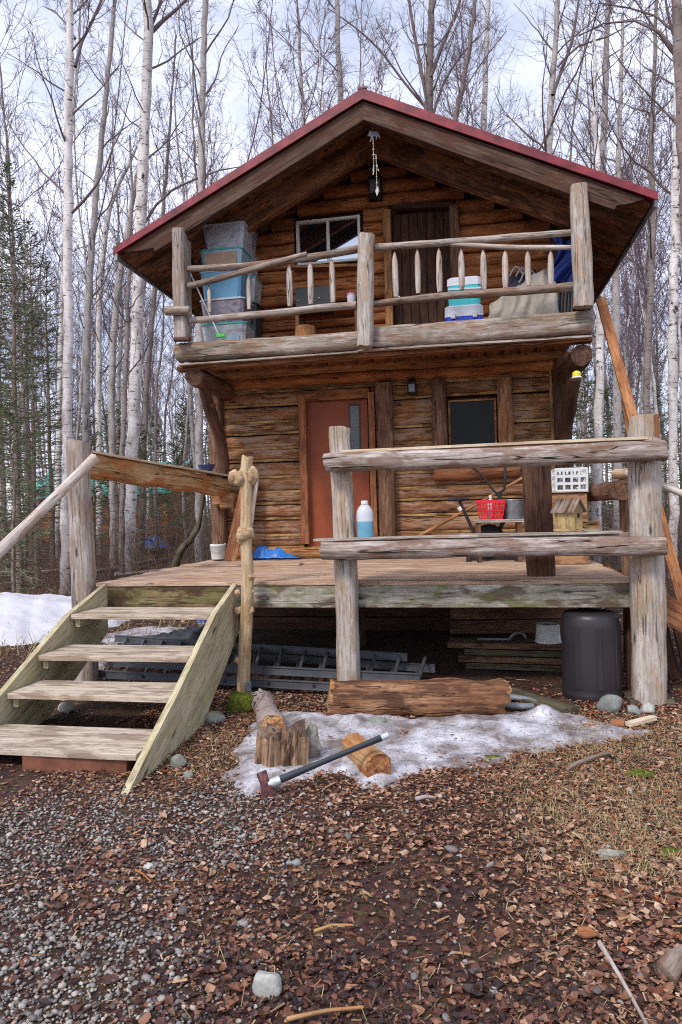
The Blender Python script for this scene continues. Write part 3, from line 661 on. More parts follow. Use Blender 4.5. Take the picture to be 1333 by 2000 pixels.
# logs rails front
def hlog(name, pts, Y, hpx, mat, dep=.08, sq=2.6, parent=deck, endmat=None):
    (xa, ya), (xb, yb) = pts; A = Q(xa, ya, Y); Bq = Q(xb, yb, Y); h = hpx*Y/2666
    s_ = MB(); log(s_, A, Bq, dep, dep*.98, .045, 20, .07, .006, sq, rz=h, capmi=1 if endmat else None, endj=.012); return build(s_, name, [mat, endmat] if endmat else mat, parent)
hlog('upper_rail', ((637, 904), (1298, 880)), 5.62, 38, W_RAIL, endmat=W_END)
hlog('lower_rail', ((630, 1075), (1299, 1066)), 5.62, 36, W_RAIL, endmat=W_END)
s_ = MB(); A = Q(668, 882, 5.66); Bq = Q(1262, 857, 5.66); plank(s_, A+Vector((0, .03, .0)), Bq+Vector((0, .03, .0)), .17, .022, n=14, wob=.003, ch=.2); build(s_, 'rail_plank', W_RAW, deck)
s_ = MB(); A = Q(617, 1057, 5.72); Bq = Q(1205, 1043, 5.72)
plank(s_, A+Vector((0, .0, .01)), lerp(A, Bq, .56)+Vector((0, .0, .01)), .19, .02, n=8, wob=.004, ch=.2)
plank(s_, lerp(A, Bq, .5)+Vector((0, .01, .024)), Bq+Vector((.03, .01, .020)), .18, .018, n=8, wob=.006, ch=.2)
plank(s_, A+Vector((.2, .2, -.01)), Bq+Vector((.3, .2, -.012)), .19, .02, n=8, wob=.002, ch=.2); build(s_, 'shelf_plank', W_GREY, deck)
# burled slender post by the stairs
s_ = MB(); YP = 5.72
P = respath([Q(484, 891, YP), Q(481, 930, YP), Q(482, 1000, YP), Q(481, 1060, YP), Q(484, 1130, YP), Q(482, 1200, YP), Q(478, 1280, YP), Q(476, 1353, YP)], .05)[::-1]
n = len(P); sweep(s_, P, [YP/2666*(27-4*i/n) for i in range(n)], rsec(16), (0, 1, 0), .05, endj=.01)
bp = build(s_, 'burled_post', W_BURL, deck)
for (x, y, r, e) in ((466, 935, 20, .8), (480, 924, 12, 1), (492, 930, 15, 1.2), (456, 930, 13, 1), (478, 1043, 18, .95), (473, 1052, 12, 1), (490, 1126, 10, 1), (464, 1158, 7, 1), (488, 1192, 9, 1.2), (466, 1192, 8, 1.1), (487, 1182, 7, 1.3), (464, 1290, 7, 1), (493, 1155, 5, 1)):
    c = Q(x, y, YP-.02*R.random()); rr = r*YP/1333
    s_ = MB(); rock_mesh(s_, c, rr, rr, rr*e, seed=int(x*7+y), rough=.16, lev=2); build(s_, 'burl', W_BURL, bp)
s_ = MB(); c = Q(486, 1342, YP-.05); box(s_, c, .045, .01, .085, ch=.003); build(s_, 'steel_bracket', M_ZINC, deck)
# side rail on the left, running back to the cabin corner
s_ = MB(); A = Q(150, 906, 5.95); Bq = Q(445, 953, 8.65); d = (Bq-A).normalized(); A0 = A-d*.05
sweep(s_, poly(A0, Bq, 24), [(0.055, .125+.03*i/24*0+.01*math.sin(i)) for i in range(25)], rsec(14, 3.0), (0, 0, 1), .05, endj=.02); build(s_, 'side_rail', W_SPLIT, deck)
s_ = MB(); plank(s_, A+Vector((.0, .15, .13)), Bq+Vector((0, 0, .15)), .16, .022, n=10, wob=.004); build(s_, 'rail_plank', W_RAW, deck)
s_ = MB(); c = Q(445, 978, 8.55); box(s_, c, .18, .12, .2, ch=.02); c = Q(428, 975, 8.62); box(s_, c, .14, .1, .18, ch=.02); build(s_, 'rail_block', W_HONEY, deck)
# right side rail and back posts
s_ = MB(); A = Q(1147, 966, 8.2); Bq = Q(1212, 957, 6.6); log(s_, A, Bq, .085, .09, .06, 14, .1, .006, 2.6); build(s_, 'side_rail', W_MIDB, deck)
s_ = MB(); A = Q(1222, 925, 6.9); Bq = Q(1232, 1100, 6.9); Bq.z = 0; Bq.x = A.x; log(s_, Bq, A, .06, .06, .05, 12, .12, .006, up=(0, 1, 0)); build(s_, 'deck_post', W_MIDB, deck)
s_ = MB(); A = Q(1205, 926, 6.8); Bq = Q(1240, 924, 6.5); log(s_, A, Bq, .05, .05, .05, 12, .06); build(s_, 'rail_end_knob', W_BURL, deck)
for (x, y0, y1, Y, r, mt) in ((1145, 1183, 1230, 7.6, .07, W_MIDB), (1233, 1188, 1330, 6.15, .055, W_DARK), (700, 1190, 1250, 8.0, .08, W_DARK)):
    A = Q(x, y0, Y); A.z = .78; Bq = Vector((A.x, Y, -.03)); s_ = MB(); log(s_, Bq, A, r, r, .05, 12, .12, up=(0, 1, 0)); build(s_, 'support_post', mt, deck)

# ------------------------------------------------------------------ STAIRS
stairs = empty('wooden_stairs', (-2.6, 4.8, 0), 'weathered open wooden steps with greenish side boards leading up to the porch', 'stairs')
def stringer(x_top, x_bot, flip):
    # sloping side board with a plumb cut against the deck and a pointed foot on the ground
    th = .045
    up_ = [(5.86, .975), (5.24, .785), (4.80, .565), (4.42, .375), (3.86, .12), (3.56, -.03)]
    pt = lambda y, z: Vector((x_top+(x_bot-x_top)*(5.86-y)/2.3, y, z))
    pts = [pt(*p) for p in up_]+[pt(4.05, -.03), pt(4.85, -.03), pt(5.06, .10), pt(5.5, .33), pt(5.86, .53)]
    s_ = MB(); prism(s_, pts, (th*flip, 0, 0), grain=(0, 2.3, 1.0)); return build(s_, 'stringer', W_STR, stairs)
stringer(-3.30, -3.30, -1)
stringer(-2.075, -1.99, 1)
for (yf, z, dp, xa, xb) in ((5.23, .785, .46, -3.28, -2.06), (4.77, .54, .44, -3.28, -2.05), (4.40, .345, .40, -3.28, -2.035), (3.87, .142, .48, -3.28, -2.02)):
    s_ = MB(); plank(s_, (xa, yf+dp*.25, z-.02), (xb, yf+dp*.25, z-.02), dp*.5-.004, .04, n=6, ch=.15, wob=.002); plank(s_, (xa, yf+dp*.75, z-.018), (xb, yf+dp*.75, z-.018), dp*.5-.004, .04, n=6, ch=.15, wob=.002)
    build(s_, 'tread', W_TREAD, stairs)
    for x in (xa+.022, xb-.022):
        if z > .2: s_ = MB(); plank(s_, (x, yf+.06, z-.078), (x, yf+dp-.04, z-.078), .04, .07, n=1); build(s_, 'cleat', W_STR, stairs)
s_ = MB(); plank(s_, (-2.80, 3.93, .05), (-2.10, 3.95, .035), .10, .12, n=4, ch=.1); build(s_, 'riser_block', M_BRICK, stairs)
# handrail pole
s_ = MB(); A = Q(186, 893, 5.72); Bq = Q(0, 1073, 5.0); d = (Bq-A).normalized(); Bq = Bq+d*.9; log(s_, A, Bq, .045, .05, .04, 14, .1, .008); build(s_, 'handrail', W_BAL, stairs)
s_ = MB(); log(s_, (Bq.x, Bq.y+.09, -.05), (Bq.x, Bq.y+.09, Bq.z+.18), .06, .055, .04, 14, .1, up=(0, 1, 0)); build(s_, 'handrail_post', W_GREY, stairs)
# ------------------------------------------------------------------ PROPS
def thing(name, label, cat, mats, mb, group=None):
    o = build(mb, name, mats); return tag(o, label, cat, group)
# blue fluid jug on the lower shelf
c = Q(714, 1049, 5.76); u = 5.76/1333
jug = MB(); prof = [(15.5*u, 0), (16.5*u, 3*u), (16.5*u, 31*u)]
lathe(jug, c, prof, 24, mi=1, squash=.8, capt=False)
lathe(jug, c, [(16.5*u, 31*u), (16.6*u, 44*u), (15.6*u, 52*u), (12*u, 59*u), (8*u, 63*u), (6.5*u, 65*u)], 24, mi=0, squash=.8, capb=False, capt=False)
jo = thing('washer_fluid_jug', 'translucent white jug half full of pale blue fluid on the lower porch shelf', 'jug', [M_JUG, M_FLUID], jug)
s_ = MB(); lathe(s_, c+Vector((0, 0, 65*u)), [(7*u, 0), (7*u, 6*u), (6*u, 7*u)], 16); build(s_, 'cap', M_WHITE, jo)
# birdhouse
u = 5.80/1333; b = Q(1112, 1036, 5.80)
e = empty('birdhouse', b, 'small weathered wooden birdhouse with round hole standing on the lower porch shelf', 'birdhouse')
ang = math.radians(50)
ax = Vector((math.cos(ang), math.sin(ang), 0)); ay = Vector((-math.sin(ang), math.cos(ang), 0))
def bh(p): return b + ax*p[0]*u + ay*p[1]*u + Vector((0, 0, p[2]*u))
# front face (towards camera-right) is normal -ay rotated; gable along ay
W2, D2 = 16, 20
s_ = MB(); base = [bh((-W2+3, -D2, 3)), bh((W2-3, -D2, 3)), bh((W2, -D2, 38)), bh((0, -D2, 58)), bh((-W2, -D2, 38))]
prism(s_, base, ay*(D2*2*u)); build(s_, 'body', W_BIRD, e)
s_ = MB()
for sg in (-1, 1):
    p = [bh((0, -D2-5, 60)), bh((sg*(W2+6), -D2-5, 36)), bh((sg*(W2+6), -D2-5, 33)), bh((0, -D2-5, 57))]
    prism(s_, p, ay*((D2*2+9)*u))
build(s_, 'roof', W_GREYB, e)
s_ = MB(); prism(s_, [bh((-W2-1, -D2-3, 0)), bh((W2+1, -D2-3, 0)), bh((W2+1, -D2-3, 3)), bh((-W2-1, -D2-3, 3))], ay*((D2*2+5)*u)); build(s_, 'base', W_BIRD, e)
s_ = MB(); lathe(s_, bh((0, -D2-.3, 28)), [(5*u, 0), (5*u, .6*u)], 18, axis=-ay); build(s_, 'entrance_hole', M_BLACK, e)
# flat stone and block of wood on the shelf
s_ = MB(); rock_mesh(s_, Q(1156, 1036, 5.78), .075, .06, .012, 3, .1); thing('flat_stone', 'thin flat grey stone lying on the lower shelf right of the birdhouse', 'stone', M_STONE, s_)
s_ = MB(); plank(s_, Q(1122, 1027, 6.02), Q(1170, 1025, 6.02), .08, .072, n=3, ch=.15); thing('wood_block', 'short sawn block of wood lying on the shelf behind the birdhouse', 'wood block', W_SPLIT, s_)
# bench with basket and tub
YBn = 7.95
e = empty('small_bench', (Q(975, 1017, YBn).x, YBn, ZD), 'low grey wooden bench by the cabin wall holding a red basket and a metal tub', 'bench')
A = Q(924, 1018, YBn); Bq = Q(1024, 1016, YBn); s_ = MB(); plank(s_, A, Bq, .32, .035, n=4); build(s_, 'seat', W_GREY, e)
for x in (A.x+.06, Bq.x-.06):
    for yy in (YBn-.12, YBn+.12):
        s_ = MB(); plank(s_, (x, yy, ZD), (x, yy, A.z-.018), .05, .05, up=(0, 1, 0), n=2); build(s_, 'leg', W_MIDB, e)
zb = A.z+.018
def basket(mb, c, w0, w1, d0, d1, h, nx, nz, th=.006, rim=.012):
    """tapered open lattice basket: w0/d0 at the foot, w1/d1 at the rim"""
    def at(fx, fy, t): return Vector((c[0]+fx*(w0+(w1-w0)*t)/2, c[1]+fy*(d0+(d1-d0)*t)/2, c[2]+t*h))
    sides = [((-1, -1), (1, -1)), ((1, -1), (1, 1)), ((1, 1), (-1, 1)), ((-1, 1), (-1, -1))]
    for a, b_ in sides:
        for k in range(nz+1):
            t = k/nz; hh = rim if k in (nz,) else th
            plank(mb, at(a[0], a[1], t), at(b_[0], b_[1], t), th, hh*2, n=1)
        for k in range(nx+1):
            f = k/nx; p = (a[0]+(b_[0]-a[0])*f, a[1]+(b_[1]-a[1])*f); plank(mb, at(p[0], p[1], 0), at(p[0], p[1], 1), th, th*1.6, n=1, up=(b_[0]-a[0], b_[1]-a[1], 0))
    box(mb, (c[0], c[1], c[2]+th/2), w0, d0, th, ch=.002)
s_ = MB(); cx = Q(959, 995, YBn-.02).x; basket(s_, (cx, YBn-.03, zb), .24, .31, .17, .22, .20, 9, 4, .008, .02); thing('plastic_basket', 'bright red slotted plastic basket on the small bench', 'basket', M_REDP, s_)
s_ = MB(); lathe(s_, (cx+.0, YBn-.02, zb+.01), [(.032, 0), (.034, .01), (.034, .17), (.03, .2), (.014, .225), (.014, .235)], 16, capt=False); bo = thing('bottle', 'clear plastic bottle with white cap standing in the red basket', 'bottle', M_JUG, s_)
s_ = MB(); lathe(s_, (cx, YBn-.02, zb+.245), [(.017, 0), (.017, .022), (.015, .026)], 12); build(s_, 'cap', M_WHITE, bo)
s_ = MB(); cx = Q(1003, 995, YBn+.02).x; lathe(s_, (cx, YBn+.02, zb), [(.105, 0), (.11, .012), (.128, .17), (.133, .20), (.136, .215), (.130, .215), (.12, .1), (.1, .01)], 30, capt=False); tb = thing('metal_tub', 'round galvanised metal tub on the small bench beside the red basket', 'tub', M_ZINC, s_)
s_ = MB(); lathe(s_, (cx, YBn+.02, zb+.205), [(.134, 0), (.139, .006), (.134, .012)], 30, capb=False, capt=False); build(s_, 'rim', M_ZINC, tb)
# exercise bike behind the shelf
YK = 8.1; e = empty('exercise_bike', (Q(925, 1040, YK).x, YK, ZD), 'black exercise bike with narrow saddle and upturned handlebars by the wall', 'exercise bike')
s_ = MB(); sd_ = Q(898, 977, YK)
sweep(s_, [sd_+Vector((-.13, 0, .012)), sd_+Vector((-.05, 0, .01)), sd_+Vector((.05, 0, .01)), sd_+Vector((.11, 0, 0.012))], [(.075, .022), (.09, .026), (.05, .022), (.022, .015)], rsec(14)); build(s_, 'saddle', M_BLACK, e)
s_ = MB(); foot = Vector((Q(935, 1060, YK).x, YK, ZD+.12)); sweep(s_, [sd_+Vector((.0, 0, -.01)), Q(926, 1040, YK), foot], .02, rsec(10), (0, 1, 0)); build(s_, 'seat_post', M_BLACK, e)
s_ = MB(); c = Q(910, 1015, YK); k = Q(897, 990, YK); k2 = Q(901, 997, YK); sweep(s_, [k, k2], .026, rsec(12), (0, 1, 0)); build(s_, 'clamp_collar', M_WHITE, e)
s_ = MB(); st = Q(975, 966, YK); sweep(s_, [foot+Vector((.12, 0, -.02)), st+Vector((.05, 0, -.3)), st+Vector((0, 0, .03))], .026, rsec(10), (0, 1, 0)); build(s_, 'stem', M_BLACK, e)
s_ = MB(); sweep(s_, respath([st+Vector((-.01, 0, 0)), Q(962, 955, YK), Q(945, 932, YK), Q(926, 915, YK), Q(905, 905, YK)], .05), .014, rsec(8), (0, 1, 0)); sweep(s_, respath([st, Q(985, 955, YK), Q(987, 925, YK), Q(988, 890, YK)], .05), .018, rsec(8), (0, 1, 0)); build(s_, 'handlebar', M_BLACK, e)
s_ = MB(); lathe(s_, foot+Vector((.12, -.05, .10)), [(.0, 0), (.17, .0), (.2, .02), (.2, .08), (.17, .1), (0, .1)], 28, axis=(0, 1, 0), capb=False, capt=False); build(s_, 'flywheel', M_BLACK, e)
s_ = MB()
for dx in (-.12, .42): plank(s_, foot+Vector((dx, -.22, -.1)), foot+Vector((dx, .22, -.1)), .05, .04, n=1)
plank(s_, foot+Vector((-.12, 0, -.1)), foot+Vector((.42, 0, -.1)), .05, .04, n=1); build(s_, 'base', M_BLACK, e)
# thin pole leaning on the wall
s_ = MB(); log(s_, Q(800, 1058, 8.5), Q(1035, 925, 8.66), .022, .018, .05, 10, .12, .006); thing('leaning_pole', 'long thin wooden pole leaning diagonally on the lower wall behind the bench', 'pole', W_HONEY, s_)
# plywood box with crates
YP_ = 7.35; A = Q(1078, 963, YP_); Bq = Q(1147, 961, YP_); hz = A.z-ZD
s_ = MB(); box(s_, ((A.x+Bq.x)/2, YP_+.2, ZD+hz/2), Bq.x-A.x, .4, hz, ch=.01); bo = thing('plywood_box', 'upright raw plywood box on the porch under the white crate', 'box', W_PLY, s_)
s_ = MB(); box(s_, ((A.x+Bq.x)/2, YP_+.2, A.z+.008), Bq.x-A.x+.03, .44, .016, ch=.003); build(s_, 'lid', W_GREY, bo)
u = YP_/1333
cw = 56*u; s_ = MB(); cx = Q(1114, 940, YP_+.14).x; zc = A.z+.018; basket(s_, (cx, YP_+.17, zc), cw*.98, cw, .28, .3, 41*u, 4, 3, .014, .012); cr = thing('milk_crate', 'white plastic milk crate full of pale things on the plywood box', 'crate', M_WHITE, s_)
s_ = MB(); 
for k in range(4):
    for j in range(3): rock_mesh(s_, (cx-.1+k*.066, YP_+.07+j*.09, zc+.05+.05*((k+j) % 2)+.03), .036, .036, .05, k*3+j, .1, lev=1)
thing('jars', 'cluster of pale jars packed inside the white milk crate', 'jars', M_STUFFL, s_)
s_ = MB(); cx2 = Q(1068, 942, YP_+.3).x; basket(s_, (cx2+.05, YP_+.48, zc), .28, .3, .26, .28, .23, 5, 5, .012, .012); thing('storage_crate', 'grey plastic crate standing just behind and left of the white milk crate', 'crate', M_GREY, s_)
# blue bowl & yellow scraper on the side rail
c = Q(404, 922, 8.2); c.z = Q(404, 921, 8.2).z; u = 8.2/1333
s_ = MB(); lathe(s_, c, [(9*u, 0), (13*u, 3*u), (16*u, 8*u), (17.5*u, 13*u), (18.5*u, 14*u), (16.5*u, 13*u), (12*u, 4*u), (0.001, 2*u)], 28, capt=False); thing('enamel_bowl', 'dark blue enamel bowl on the left porch rail near the cabin corner', 'bowl', M_NAVY, s_)
s_ = MB(); box(s_, Q(384, 921, 8.05), .11, .03, .025, ch=.006); thing('yellow_scraper', 'small yellow plastic tool lying beside the dark blue bowl on the rail', 'tool', M_YEL, s_)
s_ = MB(); sweep(s_, respath([Q(405, 927, 8.05), Q(428, 930, 8.25), Q(446, 931, 8.45)], .04), .008, rsec(6), jit=.3); thing('metal_rasp', 'thin dark metal rasp lying on the left porch rail end', 'tool', M_IRON, s_)
# bucket by the corner
c = G(427, 1092, ZD+.02); u = c.y/1333; s_ = MB()
lathe(s_, c, [(13.5*u, 0), (14*u, 1*u), (16*u, 26*u), (16.8*u, 26.5*u), (16.8*u, 30*u), (16.2*u, 31*u), (15*u, 31*u), (14.6*u, 26*u), (12*u, 2*u)], 28, capt=False); bk = thing('plastic_bucket', 'small white plastic bucket on the porch by the left cabin corner', 'bucket', M_WHITE, s_)
s_ = MB(); P = [c+Vector((math.cos(a)*16.9*u, -abs(math.sin(a))*17.5*u, 27*u-math.sin(a)*12*u)) for a in [math.pi*k/12 for k in range(13)]]; sweep(s_, P, .003, rsec(6)); build(s_, 'bucket_handle', M_ZINC, bk)
# boards leaning in the corner
s_ = MB(); A = Q(450, 1093, 8.3); A.z = ZD+.02; Bq = Q(484, 940, 8.68); plank(s_, A, Bq, .16, .03, up=(0, 1, 0), n=8); thing('leaning_board', 'orange brown board leaning on the wall beside the white bucket', 'board', W_OR, s_)
s_ = MB(); A = Q(478, 1085, 8.45); A.z = ZD+.02; Bq = Q(500, 930, 8.74); plank(s_, A, Bq, .10, .025, up=(0, 1, 0), n=8); thing('leaning_board', 'grey weathered board leaning on the wall behind the burled post', 'board', W_GREY, s_)
# draped sheets --------------------------------------------------------------
def cloth(name, label, cat, mat, fn, nu, nv, th=.004, smooth=True):
    vs = [fn(i/nu, j/nv) for i in range(nu+1) for j in range(nv+1)]
    fs = [(i*(nv+1)+j, (i+1)*(nv+1)+j, (i+1)*(nv+1)+j+1, i*(nv+1)+j+1) for i in range(nu) for j in range(nv)]
    m = MB(); m.add(vs, fs, [Vector(v) for v in vs], 0, smooth); o = thing(name, label, cat, mat, m)
    md = o.modifiers.new('s', 'SOLIDIFY'); md.thickness = th; return o
def rip(x, y, s): return math.sin(x*11+s)*.4+math.sin(y*13+x*6+s*2)*.35+math.sin(x*27+y*19)*.2+math.sin(y*31-x*17+s)*.12
tc0 = G(532, 1092, ZD)
def tarpf(u_, v_):
    x = tc0.x-.33+.72*u_; y = tc0.y-.12+.42*v_
    ed = min(1, 5*min(u_, 1-u_))*min(1, 4*min(v_, 1-v_))
    h = .02+ed*(.15*math.exp(-((u_-.15)/.3)**2)+.10*math.exp(-((u_-.6)/.25)**2)+.025*rip(x*3, y*4, 1))
    return Vector((x+.02*rip(y*3, x*3, 2), y+.02*rip(x*4, y, 3), ZD+max(.012, h)))
cloth('folded_tarp', 'crumpled bright blue tarp lying on the porch at the foot of the wall', 'tarp', M_TARP, tarpf, 40, 24)

# ---- balcony things
ZF = 3.585
def tote(name, label, x0, x1, ytop, ybot, Yf, body, lid, inner=None, dep=.42, z0=None, group='storage totes stacked on the balcony', clear=None):
    A = Q(x0, (ytop+ybot)/2, Yf); Bq = Q(x1, (ytop+ybot)/2, Yf); zt = Q((x0+x1)/2, ytop, Yf).z; zb_ = Q((x0+x1)/2, ybot, Yf).z if z0 is None else z0
    cx = (A.x+Bq.x)/2; w_ = Bq.x-A.x; h = zt-zb_; c0 = Vector((cx, Yf+dep/2, zb_))
    def taper(mb, wa, wb, da, db, za, zc, ch=.05):
        sec = csec(.14); vs = []
        P0 = Vector((cx, Yf+dep/2, za)); P1 = Vector((cx, Yf+dep/2, zc))
        sweep(mb, [P0, lerp(P0, P1, .5), P1], [(wa/2, da/2), ((wa+wb)/4, (da+db)/4), (wb/2, db/2)], sec, (0, 1, 0), 0, 0, False, True)
    m = MB(); taper(m, w_*.84, w_*.96, dep*.84, dep*.96, zb_+.002, zt-.028); o = thing(name, label, 'storage tote', body, m, group)
    m = MB(); taper(m, w_*1.0, w_*1.0, dep*1.0, dep*1.0, zt-.03, zt-.012); taper(m, w_*.93, w_*.9, dep*.93, dep*.9, zt-.012, zt-.002); build(m, 'lid', lid, o)
    if inner: 
        m = MB(); ixm, ww, zc, hh, im = inner; box(m, (cx+ixm*w_, Yf+dep*.04*(1.0-zc*.5)-.004, zb_+zc*h), ww*w_, .012, hh*h, ch=.001); build(m, 'contents', im, o)
    return o
def clearmat(name, base, tint):
    t = NT(name, 0.35, 0.5); p = t.obj(); n_ = t.noise(t.map(p, (5, 5, 8)), 1.6, 4, .6, .8)
    t.col(t.ramp(n_, [(.32, base), (.52, tint), (.7, base)])); return t.m
C1 = clearmat('clear_bin_grey_contents', S(128, 128, 142), S(178, 180, 188)); C2 = clearmat('clear_bin_blue_contents', S(108, 146, 166), S(146, 178, 190))
C3 = clearmat('clear_bin_dark_contents', S(88, 80, 96), S(138, 130, 142)); C4 = clearmat('clear_bin_mixed_contents', S(128, 122, 122), S(184, 190, 196))
tote('storage_tote', 'clear tote with dark cloth inside, topmost of the tall balcony stack', 393, 478, 433, 483, 8.0, C1, M_CLEARLID)
tote('storage_tote', 'clear tote with teal lid and cardboard inside, second from the top of the balcony stack', 388, 474, 482, 525, 8.0, C2, M_TEALL, (0.0, .72, .42, .7, M_CARD))
tote('storage_tote', 'plain blue tote in the middle of the tall balcony stack', 389, 473, 524, 580, 8.0, M_BLUEBIN, M_BLUELID)
tote('storage_tote', 'clear tote with grey lid and dark clothes, second from the bottom of the balcony stack', 389, 478, 580, 628, 8.0, C3, M_CLEARLID)
tote('storage_tote', 'clear tote with teal lid and labels inside, lowest of the tall balcony stack', 391, 482, 628, 664, 8.0, C4, M_TEALL, (.2, .26, .4, .3, M_BLUELID), z0=ZF)
for (x0, x1, a, b_, bd, ld, lb) in ((420, 489, 440, 492, C1, M_CLEARLID, 'clear tote at the top of the hidden rear balcony stack'), (420, 493, 492, 540, C1, M_CLEARLID, 'clear tote in the upper part of the hidden rear balcony stack'), (420, 500, 540, 590, C4, M_TEALL, 'clear tote with teal lid showing pinkish clothes in the rear balcony stack'), (420, 502, 590, 658, M_DKBIN, M_DKBIN, 'dark green tote lowest in the rear balcony stack')):
    tote('storage_tote', lb, x0, x1, a, b_, 8.42, bd, ld, dep=.36, z0=ZF if b_ == 658 else None)
# broom stick with lime green head
s_ = MB(); A = Q(371, 532, 7.72); Bq = Q(427, 652, 7.8); sweep(s_, [A, Bq], .009, rsec(8)); br = thing('plastic_broom', 'thin white stick with lime green head leaning beside the totes', 'broom', M_WHITE, s_)
s_ = MB(); c = Q(432, 655, 7.8); box(s_, c, .1, .03, .05, ch=.008); plank(s_, c+Vector((-.03, 0, .02)), c+Vector((-.06, 0, .08)), .02, .02, n=1); build(s_, 'broom_head', M_GREEN, br)
# stool round, black box, pink cup
s_ = MB(); c = Q(597, 645, 8.1); c.z = ZF; lathe(s_, c, [(.15, 0), (.14, .06), (.13, .17), (.125, .24), (.12, .26)], 20); thing('stump_stool', 'short pale peeled stump with a split standing on the balcony', 'stump', W_HONEY, s_)
s_ = MB(); A = Q(579, 563, 8.4); Bq = Q(650, 560, 8.4); zt = Q(615, 560, 8.4).z; zb_ = Q(615, 597, 8.4).z; box(s_, ((A.x+Bq.x)/2, 8.45, (zt+zb_)/2-.05), Bq.x-A.x, .16, zt-zb_+.1, ch=.012); gr = thing('tabletop_grill', 'flat black tabletop grill with folded lid in front of the gable window', 'grill', M_BLACK, s_)
s_ = MB()
for px_ in (583, 624): lathe(s_, Q(px_, 587 if px_ < 600 else 582, 8.365), [(.0, 0), (.011, .0), (.009, .01), (0, .01)], 10, axis=(0, -1, 0), capb=False, capt=False)
build(s_, 'screw', M_CHROME, gr)
tb_ = empty('low_table', (Q(640, 610, 8.45).x, 8.5, ZF), 'low brown plank table behind the left balcony rail', 'table')
zt = Q(640, 604, 8.4).z; xl = Q(575, 600, 8.4).x; xr_ = Q(706, 600, 8.4).x
s_ = MB(); plank(s_, (xl, 8.5, zt-.02), (xr_, 8.5, zt-.02), .4, .04, n=5); build(s_, 'table_top', W_UP, tb_)
for x in (xl+.05, xr_-.05):
    for yy in (8.35, 8.66): s_ = MB(); plank(s_, (x, yy, ZF), (x, yy, zt-.04), .05, .05, up=(0, 1, 0), n=1); build(s_, 'leg', W_MIDB, tb_)
s_ = MB(); c = Q(687, 594, 8.4); c.z = zt; lathe(s_, c, [(.045, 0), (.05, .01), (.055, .14), (.055, .15)], 18, capt=False); cu = thing('plastic_cup', 'clear cup with pink lid beside the black grill', 'cup', M_JUG, s_)
s_ = MB(); lathe(s_, c+Vector((0, 0, .15)), [(.058, 0), (.058, .018), (.05, .02)], 18); build(s_, 'lid', M_PINK, cu)
# coolers
def cooler(name, label, x0, x1, ytop, ybot, Yf, body, dep=.3, frac=.36, tilt=0.0, z0=None, latch=True):
    A = Q(x0, (ytop+ybot)/2, Yf); Bq = Q(x1, (ytop+ybot)/2, Yf); zt = Q((x0+x1)/2, ytop, Yf).z; zb_ = z0 if z0 is not None else Q((x0+x1)/2, ybot, Yf).z
    cx = (A.x+Bq.x)/2; w_ = Bq.x-A.x; h = zt-zb_; sec = csec(.18)
    def blk(mb, z_a, z_b, wa, wb): sweep(mb, [(cx, Yf+dep/2, z_a), (cx, Yf+dep/2, z_b)], [(wa/2, dep/2*wa/w_), (wb/2, dep/2*wb/w_)], sec, (0, 1, 0), 0, 0, False, True)
    m = MB(); blk(m, zb_, zb_+h*(1-frac), w_*.92, w_*.97); o = thing(name, label, 'cooler', body, m)
    m = MB(); blk(m, zb_+h*(1-frac), zt-h*.05, w_, w_*.98); blk(m, zt-h*.05, zt, w_*.96, w_*.86); build(m, 'lid', M_COOLW, o)
    if latch:
        for f in (-.28, .28): m = MB(); box(m, (cx+f*w_, Yf-.012, zb_+h*(1-frac)+.005), .05, .02, .07, ch=.006); build(m, 'latch', M_COOLW, o)
    return o
YC = 8.05
cooler('blue_cooler', 'royal blue cooler with white lid standing on the balcony floor, lower of two', 869, 945, 594, 634, YC, M_COOLB, z0=ZF)
zt = Q(907, 594, YC).z
cooler('teal_cooler', 'bright teal cooler with white lid standing on top of the blue one', 874, 941, 539, 597, YC+.03, M_TEAL, z0=zt, frac=.3, latch=False)
s_ = MB(); A = Q(876, 566, YC-.01); Bq = Q(940, 562, YC-.01); plank(s_, A, Bq, .03, .02, n=1); o = bpy.data.objects['teal_cooler']; build(s_, 'carry_handle', M_COOLW, o)
# blanket heap, backpack, blue jacket on a chair
def blanket(u_, v_):
    # hangs over a hidden box: top ridge rises to the right
    p0 = lerp(Q(946, 640, 8.1), Q(1100, 632, 8.1), u_); p0.z = ZF+.01
    top = lerp(Q(960, 592, 8.35), Q(1082, 512, 8.35), min(1, u_*1.05))
    bz = top.z if u_ < .93 else top.z-(u_-.93)*3
    if v_ < .6: q = lerp(p0, Vector((top.x, 8.32, bz)), v_/.6)
    else: q = Vector((top.x+.1*(v_-.6), 8.32+(v_-.6)*.6, bz-(v_-.6)*.3))
    k = .035*math.sin(u_*16+v_*5)+.022*math.sin(u_*31-v_*7)+.05*math.sin(v_*7+u_*6)*(1-v_)
    return q+Vector((.01*math.sin(v_*20), -k, .012*math.sin(u_*14)))
cloth('canvas_blanket', 'dirty beige canvas sheet draped over things behind the right balcony rail', 'blanket', M_BLANK, blanket, 44, 26, .006)
s_ = MB(); rock_mesh(s_, Q(1025, 566, 8.5), .26, .14, .30, 5, .06); bp_ = thing('backpack', 'dark navy backpack with grey straps leaning on the wall behind the canvas', 'backpack', M_PACK, s_)
s_ = MB()
for k in range(3): sweep(s_, respath([Q(996+k*12, 540, 8.36), Q(1008+k*12, 520+k*3, 8.34), Q(1022+k*12, 536, 8.34), Q(1014+k*12, 552, 8.33)], .04), .010, rsec(6), (0, 1, 0))
build(s_, 'strap', M_PACKS, bp_)
e = empty('folding_chair', (Q(1100, 600, 8.3).x, 8.35, ZF), 'folded dark camp chair standing behind the right balcony post', 'chair')
